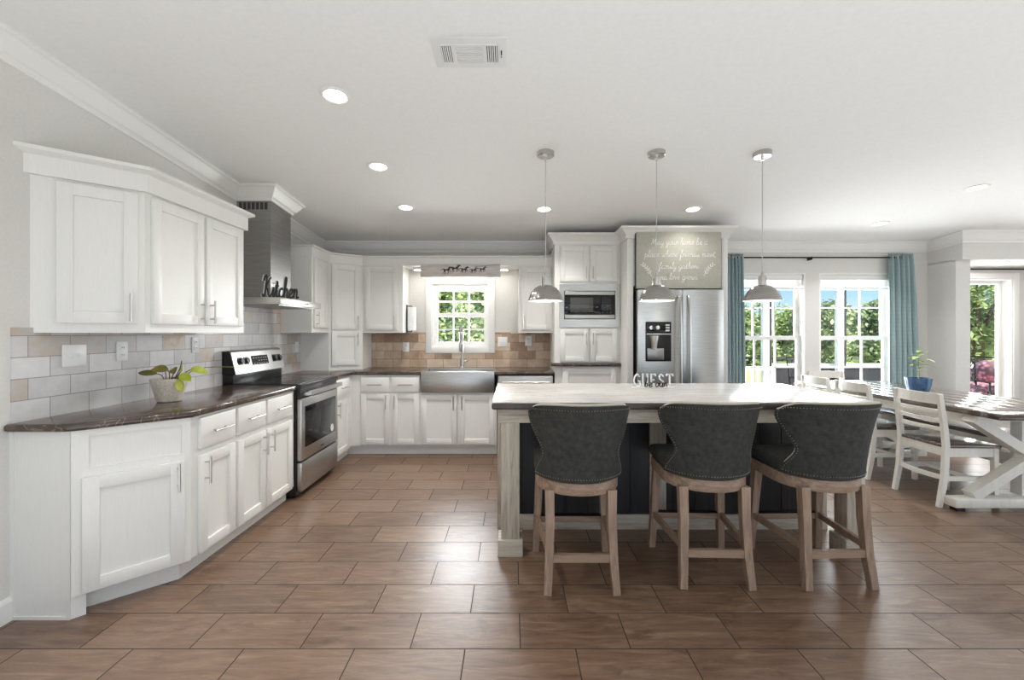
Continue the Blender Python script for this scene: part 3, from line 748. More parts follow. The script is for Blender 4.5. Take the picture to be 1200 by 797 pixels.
# range hood
t = thing('range_hood', 'stainless chimney range hood over the range', 'range hood', (LW+.002, 3.93, 1.565), 0)
MB().box(0, .288, -.17, .17, .06, .985).build('chimney', M['steel_dark'], t, smooth=False)
v = MB()
for k in range(7): v.box(.02+k*.036, .045+k*.036, -.1712, -.169, .815, .875)
v.build('vent_slots', M['dark_slot'], t)
MB().box(0, .48, -.38, .38, 0, .055, .004).build('canopy', M['steel_h'], t)
MB().box(.03, .45, -.34, .34, -.006, .001).build('filter', M['steel_dark'], t)
bt = MB()
for k in range(4): bt.box(.479, .4825, .0+k*.03, .012+k*.03, .022, .034)
bt.build('buttons', M['charcoal'], t)
# microwave
t = thing('microwave', 'black and steel microwave in a steel trim frame', 'microwave', (.515, FY-.002, 1.395), 0)
W, H = .655, .468
f = MB(); a, b, c_, d_ = .05, .605, .085, .395
f.box(0, a, -.022, 0, 0, H).box(b, W, -.022, 0, 0, H).box(a, b, -.022, 0, 0, c_).box(a, b, -.022, 0, d_, H)
f.build('trim_frame', M['steel_h'], t, smooth=False)
MB().box(a-.002, b+.002, -.01, .0, c_-.002, d_+.002).build('cavity_gap', M['black'], t, smooth=False)
MB().box(a+.008, b-.008, -.03, -.01, d_-.045, d_-.006, .003).build('top_bar', M['steel_h'], t)
MB().box(a+.008, b-.008, -.03, -.01, c_+.006, c_+.05, .003).build('bottom_bar', M['steel_h'], t)
dr = MB().box(a+.008, .445, -.03, -.01, c_+.052, d_-.047, .003).build('door', M['blackglass'], t)
MB().box(a+.065, .365, -.0315, -.029, c_+.075, d_-.075, .001).build('window', M['greyglass'], dr)
cp = MB().box(.449, b-.008, -.03, -.01, c_+.052, d_-.047, .003).build('control_panel', M['blackglass'], t)
k = MB().box(.485, .52, -.0308, -.029, d_-.085, d_-.075)
for i in range(3):
    for j in range(4): k.box(.475+i*.035, .49+i*.035, -.0306, -.029, c_+.07+j*.028, c_+.076+j*.028)
k.build('keypad_marks', M['charcoal'], cp)
# refrigerator
t = thing('refrigerator', 'stainless side-by-side refrigerator with ice dispenser', 'refrigerator', (1.26, 4.44, 0), 0)
W = .86
MB().box(.005, W-.005, .06, .85, .03, 1.76).box(.03, W-.03, .09, .8, 0, .03).build('body', M['charcoal'], t, smooth=False)
s = .447
def fridge_door(x0, x1):
    n = 10; prof = []
    for k in range(n+1):
        u = k/n; prof.append((x0+(x1-x0)*u, -.022*(1-(2*u-1)**2)**.6))
    prof += [(x1, .055), (x0, .055)]
    return MB().prism(prof, .06, 1.765)
ld = fridge_door(0, s-.003).build('door', M['steel'], t); rd = fridge_door(s+.003, W).build('door', M['steel'], t)
for d_, x in ((ld, s-.045), (rd, s+.045)):
    MB().tube(spline([(x, -.01, 1.70), (x, -.05, 1.67), (x, -.075, 1.5), (x, -.082, 1.1), (x, -.075, .7), (x, -.05, .53), (x, -.01, .50)], 5), .013, 10).build('handle', M['nickel'], d_)
ds = MB().box(.07, .325, -.03, -.015, 1.05, 1.445, .006).build('dispenser_panel', M['black'], ld)
MB().box(.078, .317, -.033, -.028, 1.335, 1.437, .003).build('control_strip', M['blackglass'], ds)
MB().box(.075, .32, -.036, -.028, 1.315, 1.328, .002).build('shelf_strip', M['nickel'], ds)
MB().box(.085, .25, -.032, -.0285, 1.065, 1.18, .003).build('drip_tray', M['steel_dark'], ds)
MB().lathe([(.03, 0), (.035, .05), (.05, .12), (.05, .13)], 20, (.15, -.03, 1.175)).build('ice_chute', M['nickel'], ds)
bt = MB()
for k in range(3): bt.box(.265, .305, -.0345, -.032, 1.35+k*.026, 1.366+k*.026)
for k in range(2): bt.lathe([(.02, 0), (.016, .004), (.001, .004)], 16, M=Matrix.Translation((.12+k*.07, -.033, 1.385)) @ Matrix.Rotation(R(90), 4, 'X'))
bt.build('control_buttons', M['nickel'], ds)
# dishwasher
t = thing('dishwasher', 'stainless dishwasher under the counter right of the sink', 'dishwasher', (-.16, FY, 0), 0)
MB().box(.01, .60, .01, .55, .1, .872).box(.01, .60, .07, .5, 0, .1).build('body', M['charcoal'], t, smooth=False)
MB().box(.008, .602, -.022, .01, .11, .868, .006).build('door', M['steel_h'], t)
MB().tube([(.05, -.06, .80), (.56, -.06, .80)], .011, 10).box(.06, .08, -.06, -.02, .792, .808).box(.53, .55, -.06, -.02, .792, .808).build('handle', M['steel'], t)
# sink and faucet
t = thing('apron_sink', 'stainless farmhouse apron sink below the window', 'sink', (-.985, 4.785, 0), 0)
W = .795; d_ = .485; w = .012
b = MB(); b.box(0, W, 0, .02, .69, .917, .006)
b.box(0, w, .02, d_, .72, .917).box(W-w, W, .02, d_, .72, .917).box(w, W-w, d_-w, d_, .72, .917).box(w, W-w, .02, d_-w, .70, .72)
b.build('basin', M['steel_h'], t)
MB().lathe([(.045, .7205), (.04, .724), (.001, .7215)], 20, (W/2, .25, 0)).build('drain', M['chrome'], t)
t = thing('faucet', 'tall brushed spring faucet behind the apron sink', 'faucet', (-.60, 5.335, .915), 0)
MB().lathe([(.03, 0), (.03, .008), (.022, .014), (.02, .06), (.018, .16), (.016, .17), (.001, .17)], 20).build('base', M['nickel'], t)
pts = spline([(0, 0, .16), (0, 0, .34), (0, -.02, .43), (0, -.08, .475), (0, -.15, .44), (0, -.17, .36), (0, -.17, .30)], 8)
MB().tube(pts, .0085, 10).build('hose', M['charcoal'], t)
co_ = MB(); P = [Vector(p) for p in pts]; hp = []
for i in range(len(P)-1):
    for k in range(10):
        p = P[i].lerp(P[i+1], k/10); a = (i*10+k)*1.05; tn = (P[i+1]-P[i]).normalized(); u = Vector((1, 0, 0)); v_ = tn.cross(u)
        hp.append(p+(u*math.cos(a)+v_*math.sin(a))*.0125)
co_.tube(hp, .003, 4).build('spring', M['nickel'], t)
MB().lathe([(.012, 0), (.018, .02), (.018, .09), (.014, .11), (.001, .112)], 16, (0, -.17, .2)).build('spray_head', M['nickel'], t)
MB().tube([(0, 0, .15), (0, -.06, .28), (0, -.15, .28)], .006, 8).build('hose_arm', M['nickel'], t)
MB().tube([(.018, 0, .075), (.05, 0, .08), (.085, 0, .10)], [.01, .008, .007], 10).build('lever', M['nickel'], t)
# ------------------------------------------------------------------ island
IX0, IX1, IY0, IY1, IZ = -.12, 2.17, 2.60, 3.59, .926
t = thing('kitchen_island', 'long island with pale plank top on whitewashed legs', 'kitchen island', (IX0, IY0, 0), 0)
W = IX1-IX0; D = IY1-IY0
MB().box(.004, W-.004, .004, D-.004, IZ-.006, IZ, .002).build('plank_top', M['island_top'], t)
MB().box(0, W, 0, D, IZ-.044, IZ-.005, .012, 3).build('top_edge', M['island_edge'], t)
ap = MB().box(.04, W-.04, .06, .085, .795, .882).build('apron', M['greywood_x'], t, smooth=False)
MB().box(.035, .06, .085, .46, .795, .882).build('side_apron', M['greywood_x'], t, smooth=False)
MB().box(W-.06, W-.035, .085, .46, .795, .882).build('side_apron', M['greywood_x'], t, smooth=False)
for x in (.055, W-.165):
    l = MB().box(x, x+.11, .055, .165, .10, .796, .004).build('leg', M['greywood'], t)
    MB().box(x-.019, x+.129, .036, .184, 0, .10, .004).build('foot_block', M['greywood_x'], l)
MB().box(.035, W-.035, .43, D-.02, .10, .882).build('cabinet_body', M['darkpanel'], t, smooth=False)
b = MB()
for k in range(15): b.box(.045+k*.147, .045+k*.147+.141, .424, .432, .10, .882, .002)
b.build('panel_boards', M['darkpanel'], t, smooth=False)
for x in (.035, 1.055, W-.145): MB().box(x, x+.11, .405, .43, .10, .882, .003).build('pilaster', M['greywood'], t)
MB().box(.03, W-.03, .408, .43, 0, .10, .003).build('base_board', M['greywood_x'], t)
MB().box(.02, .035, .43, D-.03, 0, .882, .002).build('side_panel', M['greywood'], t)
MB().box(W-.035, W-.02, .43, D-.03, 0, .882, .002).build('side_panel', M['greywood'], t)

# ------------------------------------------------------------------ bar stools (face +y, back towards the viewer)
def smooth01(a, b, x):
    x = max(0, min(1, (x-a)/(b-a))); return x*x*(3-2*x)
def make_stool(label):
    t = thing('bar_stool', label, 'bar stool', (0, 0, 0), 0, 'bar stools at the island')
    def outline(k, grow=0):
        pts = [(.215+grow, .225+grow), (-.215-grow, .225+grow)]
        for i in range(0, 13):
            a = PI+PI*i/12
            pts.append(((.225+grow)*math.cos(a)*1.0, -.03+(.215+grow)*math.sin(a)))
        return pts[::1]
    MB().prism(outline(0), .50, .565, .006).build('seat_frame', M['stoolwood_x'], t, ang=40)
    MB().prism(outline(0, .008), .565, .645, .03, 4).build('seat', M['fabric'], t, ang=60)
    # wrapped back
    def width(v):   # half wrap angle, degrees
        w0 = 74-20*smooth01(0, .36, v); w1 = 54+25*smooth01(.34, .80, v)
        w = w0 if v < .35 else w1
        if v > .76: w -= 24*((v-.76)/.24)**2.6
        return w
    def pt(u, v, off):
        th = R(width(v))*u
        rad = .226+.045*v*v+off
        z = .575+(.972-.575)*v - .012*(abs(u)**3)*(v > .9)
        return Vector((rad*math.sin(th)*1.02, -.028-rad*math.cos(th)*.97-.035*v, z))
    nu, nv = 28, 22; b = MB(); bm = b.bm
    O = [[bm.verts.new(pt(-1+2*i/nu, j/nv, .014)) for i in range(nu+1)] for j in range(nv+1)]
    I = [[bm.verts.new(pt(-1+2*i/nu, j/nv, -.03)) for i in range(nu+1)] for j in range(nv+1)]
    for j in range(nv):
        for i in range(nu):
            bm.faces.new((O[j][i], O[j][i+1], O[j+1][i+1], O[j+1][i])); bm.faces.new((I[j][i+1], I[j][i], I[j+1][i], I[j+1][i+1]))
    for j in range(nv):
        bm.faces.new((I[j][0], O[j][0], O[j+1][0], I[j+1][0])); bm.faces.new((O[j][nu], I[j][nu], I[j+1][nu], O[j+1][nu]))
    for i in range(nu):
        bm.faces.new((O[nv][i], O[nv][i+1], I[nv][i+1], I[nv][i])); bm.faces.new((I[0][i], I[0][i+1], O[0][i+1], O[0][i]))
    bmesh.ops.recalc_face_normals(bm, faces=bm.faces[:])
    back = b.build('backrest', M['fabric'], t, ang=70)
    rim = [pt(-1, j/nv, -.008) for j in range(nv+1)]+[pt(-1+2*i/nu, 1, -.008)+Vector((0, 0, .003)) for i in range(1, nu)]+[pt(1, j/nv, -.008) for j in range(nv, -1, -1)]
    MB().tube(rim, .0105, 6).build('welt', M['welt'], back)
    loop = [pt(-.94, .04+.9*j/40, .015) for j in range(41)]+[pt(-.94+1.88*i/44, .945, .015) for i in range(1, 44)]+[pt(.94, .94-.9*j/40, .015) for j in range(41)]+[pt(.94-1.88*i/44, .035, .015) for i in range(1, 44)]
    # even spacing
    nl = MB(); acc = 0; last = loop[0]
    for p in loop[1:]+loop[:1]:
        seg = (p-last).length; d = acc
        while d < seg:
            q = last.lerp(p, d/seg); nl.ball(q, .0032, u=6, v=4); d += .0145
        acc = d-seg; last = p
    nl.build('nailhead_trim', M['nail'], back)
    for s in (-1, 1):
        MB().tube([(s*.162, -.186, .52), (s*.160, -.194, .36), (s*.166, -.212, .16), (s*.176, -.236, 0)], [1, .95, .88, .8], flat=(.024, .023), up=(0, 1, 0)).build('leg', M['stoolwood'], t)
        MB().tube([(s*.190, .185, .52), (s*.212, .222, 0)], [1, .8], flat=(.024, .023), up=(0, 1, 0)).build('leg', M['stoolwood'], t)
        MB().bar((s*.205, .205, .212), (s*.168, -.205, .205), .02, .036).build('stretcher', M['stoolwood'], t)
    MB().box(-.158, .158, -.225, -.203, .155, .195).build('stretcher', M['stoolwood_x'], t, smooth=False)
    fr = MB().box(-.19, .19, .195, .22, .185, .222).build('footrest', M['stoolwood_x'], t, smooth=False)
    MB().box(-.19, .19, .19, .222, .222, .228).build('foot_plate', M['blackmetal'], fr, smooth=False)
    return t
st = make_stool('charcoal wingback bar stool nearest the range end of the island')
st.location = (.357, 2.50, 0)
dup(st, (1.078, 2.55, 0), R(-2), 'charcoal wingback bar stool between the other two stools')
dup(st, (1.70, 2.545, 0), R(2), 'charcoal wingback bar stool nearest the dining table')

# ------------------------------------------------------------------ dining set
t = thing('dining_table', 'long farmhouse dining table with dark top and white trestle legs', 'dining table', (3.9125, 4.2, 0), 0)
hw, hl_ = .5075, 1.11
b = MB()
for k in range(6):
    x0 = -hw+k*(2*hw/6); b.box(x0+.0015, x0+2*hw/6-.0015, -hl_+.14, hl_-.14, .722, .762, .003)
b.box(-hw, hw, -hl_, -hl_+.138, .722, .762, .004).box(-hw, hw, hl_-.138, hl_, .722, .762, .004)
b.build('table_top', M['tablewood'], t)
for y in (-.86, .86):
    s = -1 if y < 0 else 1
    tr = MB().box(-.62, .62, y-.05, y+.05, .03, .10, .012).build('trestle', M['chairwhite'], t)
    x = MB(); x.bar((-.47, y, .70), (.47, y, .11), .07, .085, (0, 1, 0)); x.bar((.47, y+.001, .70), (-.47, y+.001, .11), .07, .085, (0, 1, 0))
    x.box(-.09, .09, y-.05, y+.05, .33, .47)
    x.build('cross_brace', M['chairwhite'], tr, smooth=False)
    MB().box(-.05, .05, y-s*.06-.04, y-s*.06+.04, .10, .68).build('post', M['chairwhite'], tr, smooth=False)
    MB().box(-.46, .46, y-.05, y+.05, .68, .722).build('top_cleat', M['chairwhite'], tr, smooth=False)
    for xx in (-.56, .56): MB().box(xx-.03, xx+.03, y-.03, y+.03, 0, .03).build('foot_pad', M['black'], tr, smooth=False)
MB().box(-.04, .04, -.80, .80, .30, .40).build('stretcher', M['chairwhite'], t, smooth=False)
for s in (-1, 1): MB().box(s*.42-.012, s*.42+.012, -.82, .82, .64, .722).build('apron', M['chairwhite'], t, smooth=False)

def make_chair(label):
    t = thing('dining_chair', label, 'chair', (0, 0, 0), 0, 'white ladder-back chairs round the table')
    MB().prism([(-.215, .215), (-.20, -.20), (.20, -.20), (.215, .215)], .452, .478, .008, 3).build('seat', M['tablewood'], t)
    ap = MB().box(-.19, .19, .17, .19, .385, .452).box(-.19, .19, -.19, -.17, .385, .452).box(-.20, -.18, -.18, .18, .385, .452).box(.18, .20, -.18, .18, .385, .452)
    ap.build('seat_apron', M['chairwhite'], t, smooth=False)
    for s in (-1, 1):
        MB().tube([(s*.196, -.245, 0), (s*.196, -.205, .22), (s*.196, -.19, .46), (s*.196, -.21, .66), (s*.196, -.24, .865)], [.85, 1, 1, .95, .8], flat=(.019, .016), up=(0, 1, 0)).build('leg', M['chairwhite'], t)
        MB().tube([(s*.19, .185, .46), (s*.19, .19, 0)], [1, .85], flat=(.018, .018), up=(0, 1, 0)).build('leg', M['chairwhite'], t)
        MB().box(s*.19-.01, s*.19+.01, -.19, .18, .20, .235).build('stretcher', M['chairwhite'], t, smooth=False)
    MB().box(-.18, .18, .0, .02, .205, .232).build('stretcher', M['chairwhite'], t, smooth=False)
    def slat(z0, z1, y0):
        pts = [(-.18+.36*k/8, y0-.028*(1-((k-4)/4)**2), (z0+z1)/2) for k in range(9)]
        return MB().tube(pts, 1, flat=((z1-z0)/2, .008), up=(0, 0, 1))
    for z0, z1, y0 in ((.785, .868, -.232), (.712, .742, -.218), (.645, .673, -.208), (.578, .606, -.2)):
        slat(z0, z1, y0).build('back_slat', M['chairwhite'], t, ang=25)
    slat(.205, .24, -.20).build('stretcher', M['chairwhite'], t, ang=25)
    return t
ch = make_chair('white ladder-back chair at the table corner nearest the viewer')
ch.location = (3.51, 3.59, 0); ch.rotation_euler.z = R(-90)
dup(ch, (3.48, 4.235, 0), R(-90), 'white ladder-back chair in the middle of the table side facing the island')
dup(ch, (3.48, 4.755, 0), R(-90), 'white ladder-back chair on the island side nearest the windows')
dup(ch, (3.83, 5.175, 0), R(180), 'white ladder-back chair at the window end of the table')
t = thing('dining_bench', 'long bench with dark top along the far side of the table', 'bench', (4.30, 4.2, 0))
MB().box(-.19, .19, -.88, .88, .43, .47, .005).build('seat', M['tablewood'], t)
for y in (-.62, .62):
    f = MB().box(-.18, .18, y-.035, y+.035, .0, .06, .006)
    f.bar((-.15, y, .43), (.15, y, .06), .05, .06, (0, 1, 0)); f.bar((.15, y+.001, .43), (-.15, y+.001, .06), .05, .06, (0, 1, 0))
    f.build('trestle', M['chairwhite'], t, smooth=False)
MB().box(-.03, .03, -.6, .6, .2, .26).build('stretcher', M['chairwhite'], t, smooth=False)
MB().box(-.17, -.15, -.75, .75, .37, .43).box(.15, .17, -.75, .75, .37, .43).build('apron', M['chairwhite'], t, smooth=False)

# ------------------------------------------------------------------ plants
def leaf(mb, base, d, length, width, droop=.2, up=(0, 0, 1), fold=.15):
    base = Vector(base); d = Vector(d).normalized(); side = d.cross(Vector(up))
    if side.length < .01: side = Vector((1, 0, 0))
    side.normalize(); nrm = side.cross(d).normalized(); n = 7; L = []; C = []; Rr = []
    for i in range(n+1):
        u = i/n; w = width*.5*math.sin(PI*min(1, u*.92+.06))**.75 if i < n else .001
        c_ = base+d*length*u-Vector((0, 0, 1))*droop*length*u*u
        C.append(c_); L.append(c_+side*w+nrm*w*fold); Rr.append(c_-side*w+nrm*w*fold)
    b = mb.bm; th = nrm*.0012
    for off in (Vector((0, 0, 0)), -th):
        l = [b.verts.new(p+off) for p in L]; m_ = [b.verts.new(p+off) for p in C]; r = [b.verts.new(p+off) for p in Rr]
        for i in range(n):
            f1 = (l[i], m_[i], m_[i+1], l[i+1]); f2 = (m_[i], r[i], r[i+1], m_[i+1])
            if off.length: f1, f2 = f1[::-1], f2[::-1]
            b.faces.new(f1); b.faces.new(f2)
def pot(t, mat, rb, rt, h):
    p = MB().lathe([(rb*.9, 0), (rb, .004), (rt, h-.006), (rt, h), (rt-.008, h), (rt-.012, h-.02), (rt-.012, h-.022)], 36).build('pot', M[mat], t)
    MB().lathe([(rt-.011, h-.03), (rt-.011, h-.018), (.001, h-.012)], 24).build('soil', M['soil'], t)
    return p
t = thing('potted_plant', 'small houseplant in a cream hammered pot on the left counter', 'potted plant', (-2.10, 2.72, .915))
pot(t, 'terracotta', .062, .098, .142)
def leafy(t, name, mat, specs):
    """each leaf a part of its own on its stem"""
    for base, mid, tip, d, ln, wd, dr in specs:
        MB().tube(spline([base, mid, tip], 5), .0028, 6).build('stem', M['stem'], t)
        l = MB(); leaf(l, tip, d, ln*.8, wd*.8, dr, (.3, -.7, .6)); l.build('leaf', M[mat], t, ang=60)
leafy(t, 'leaf', 'leaf_olive', [
    ((-.03, 0, .13), (-.05, 0, .16), (-.07, -.01, .17), (-1, -.15, .12), .13, .055, .05),
    ((-.02, 0, .13), (-.03, .01, .16), (-.035, .01, .19), (-1, .2, .05), .15, .05, .1),
    ((0, 0, .13), (0, .0, .17), (-.01, .0, .19), (-.75, -.35, .35), .11, .07, .3),
    ((0, .01, .13), (.01, .02, .17), (.0, .02, .195), (.55, -.5, .1), .09, .065, .45)])
leafy(t, 'leaf', 'leaf_lime', [
    ((.03, 0, .13), (.06, 0, .17), (.085, -.01, .19), (.35, -.55, .5), .11, .075, .35),
    ((.03, 0, .13), (.06, -.02, .15), (.085, -.03, .165), (.9, -.3, -.1), .12, .07, .25),
    ((.03, .01, .13), (.07, .03, .17), (.10, .04, .19), (.9, .4, .1), .12, .07, .35),
    ((.02, -.01, .13), (.05, -.03, .15), (.09, -.05, .14), (.5, -.3, -.8), .10, .055, .1)])
MB().tube(spline([(.02, .01, .13), (.05, .02, .2), (.06, .02, .245)], 5), .003, 6).build('stem', M['stem'], t)
MB().tube(spline([(.04, .02, .13), (.12, .06, .19), (.2, .14, .2), (.27, .27, .185), (.3, .36, .16)], 6), .0026, 6).build('trailing_stem', M['leaf_olive'], t)
t = thing('potted_plant', 'young green plant in a ribbed blue pot on the dining table', 'potted plant', (3.91, 4.27, .762))
p = MB(); n = 48; rings = []
for r, z in ((.066, 0), (.074, .004), (.092, .07), (.101, .135), (.101, .14), (.09, .14), (.088, .11)):
    rings.append([(r*(1+.018*math.cos(16*2*PI*k/n))*math.cos(2*PI*k/n), r*(1+.018*math.cos(16*2*PI*k/n))*math.sin(2*PI*k/n), z) for k in range(n)])
p.loft(rings).build('pot', M['blueglaze'], t)
MB().lathe([(.089, .105), (.089, .12), (.001, .125)], 24).build('soil', M['soil'], t)
MB().tube(spline([(0, 0, .12), (.006, 0, .2), (-.004, .0, .28), (.006, 0, .36)], 6), .004, 6).build('stem', M['leaf_green'], t)
rp = random.Random(5)
for k in range(17):
    z = .19+.19*(k/16)**.8; a = k*2.4; ln = rp.uniform(.09, .14)*(1 if k > 4 else .8)
    l = MB(); leaf(l, (0, 0, z), (math.cos(a), math.sin(a), rp.uniform(.1, .6)), ln, ln*.42, .35); l.build('leaf', M['leaf_green'], t, ang=60)

# ------------------------------------------------------------------ curtains
def curtain(label, x0, x1, xb0, xb1, seed):
    t = thing('window_curtain', label, 'curtain', ((x0+x1)/2, 5.365, 0), 0, 'teal curtains at the dining windows')
    rnd = random.Random(seed); n = 72; folds = 5; rows = [(.02, 1), (.5, 1), (1.1, .85), (1.7, .6), (2.1, .3), (2.29, 0)]
    ph = rnd.uniform(0, 6); mid = (x0+x1)/2
    def ring(z, k, side):
        a0 = x0+(xb0-x0)*k; a1 = x1+(xb1-x1)*k; out = []
        for i in range(n+1):
            u = i/n; w = math.sin(u*folds*2*PI+ph)*(.026+.004*math.sin(z*2))+.006*math.sin(u*23+z*1.7+ph)
            out.append((a0+(a1-a0)*u-mid+.01*math.cos(u*folds*2*PI+ph)*k, w+side*.0018, z))
        return out
    rows2 = []
    for i in range(len(rows)-1):
        for j in range(4):
            f_ = j/4; rows2.append((rows[i][0]+(rows[i+1][0]-rows[i][0])*f_, rows[i][1]+(rows[i+1][1]-rows[i][1])*f_))
    rows2.append(rows[-1])
    b = MB(); b.loft([ring(z, k, 1)+ring(z, k, -1)[::-1] for z, k in rows2])
    b.build('drape', M['curtain'], t, ang=60)
    g = MB()
    for i in range(folds*2):
        u = (i+.5)/(folds*2); x = x0+(x1-x0)*u-mid
        g.tube([(x, .022*math.cos(2*PI*k/12), 2.245+.022*math.sin(2*PI*k/12)) for k in range(13)], .003, 5)
    g.build('grommets', M['nickel'], t)
curtain('teal curtain between the fridge surround and the dining window', 2.60, 2.80, 2.60, 2.815, 1)
curtain('teal curtain hanging beside the pillar behind the blue pot', 4.55, 4.84, 4.55, 4.90, 2)
t = thing('curtain_rod', 'thin black curtain rod above the two dining windows', 'curtain rod', (3.62, 5.365, 2.245))
MB().tube([(-1.09, 0, 0), (1.05, 0, 0)], .009, 10).build('rod', M['blackmetal'], t)
for x in (-1.1, 1.06): MB().ball((x, 0, 0), .02, 1.4).build('finial', M['blackmetal'], t)
MB().box(-.006, .006, -.012, .07, -.028, .01).build('bracket', M['blackmetal'], t)
t = thing('curtain_rod', 'black curtain rod above the alcove window', 'curtain rod', (5.9, 5.58, 2.135))
MB().tube([(-.6, 0, 0), (1.4, 0, 0)], .01, 10).build('rod', M['blackmetal'], t)
for x in (-.3, .75): MB().box(x-.01, x+.01, -.01, .088, -.01, .01).build('bracket', M['blackmetal'], t)

# ------------------------------------------------------------------ wall plates
def plate(name, label, loc, rz, w, h, kind):
    t = thing(name, label, 'wall plate', loc, rz, 'white wall plates on the backsplash')
    MB().box(-w/2, w/2, -.006, 0, -h/2, h/2, .002).build('cover', M['white'], t)
    if kind == 'outlet':
        for z in (-.022, .022):
            r_ = MB().box(-.017, .017, -.0085, -.005, z-.014, z+.014, .003).build('receptacle', M['white'], t)
            MB().box(-.008, -.005, -.0092, -.008, z-.004, z+.006).box(.005, .008, -.0092, -.008, z-.004, z+.006).build('slots', M['dark_slot'], r_)
    else:
        for k in range(kind):
            x = (k-(kind-1)/2)*.046
            MB().box(x-.005, x+.005, -.014, -.005, -.011, .011, .002).build('toggle', M['white'], t)
    return t
XW = LW+.0095; YW = BW-.0095
def yl(px): return -LW*520/(600-px)
plate('light_switch', 'wide white switch plate at the near end of the left backsplash', (XW, yl(84.5), 1.215), R(90), .13, .115, 2)
plate('wall_outlet', 'white outlet on the left backsplash behind the cream pot', (XW, yl(140.5), 1.225), R(90), .075, .115, 'outlet')
plate('wall_outlet', 'white outlet on the left backsplash beside the range', (XW, yl(227), 1.245), R(90), .075, .115, 'outlet')
plate('light_switch', 'white plate on the tile between the range and the corner cabinet', (XW, yl(346.5), 1.18), R(90), .075, .115, 1)
plate('wall_outlet', 'white outlet on the brown tile left of the sink window', (-1.295, YW, 1.16), 0, .075, .115, 'outlet')
plate('light_switch', 'white double plate on the brown tile just right of the sink window', (-.115, YW, 1.225), 0, .118, .118, 2)
plate('wall_outlet', 'white outlet on the brown tile below the right wall cabinet', (.20, YW, 1.235), 0, .08, .12, 'outlet')
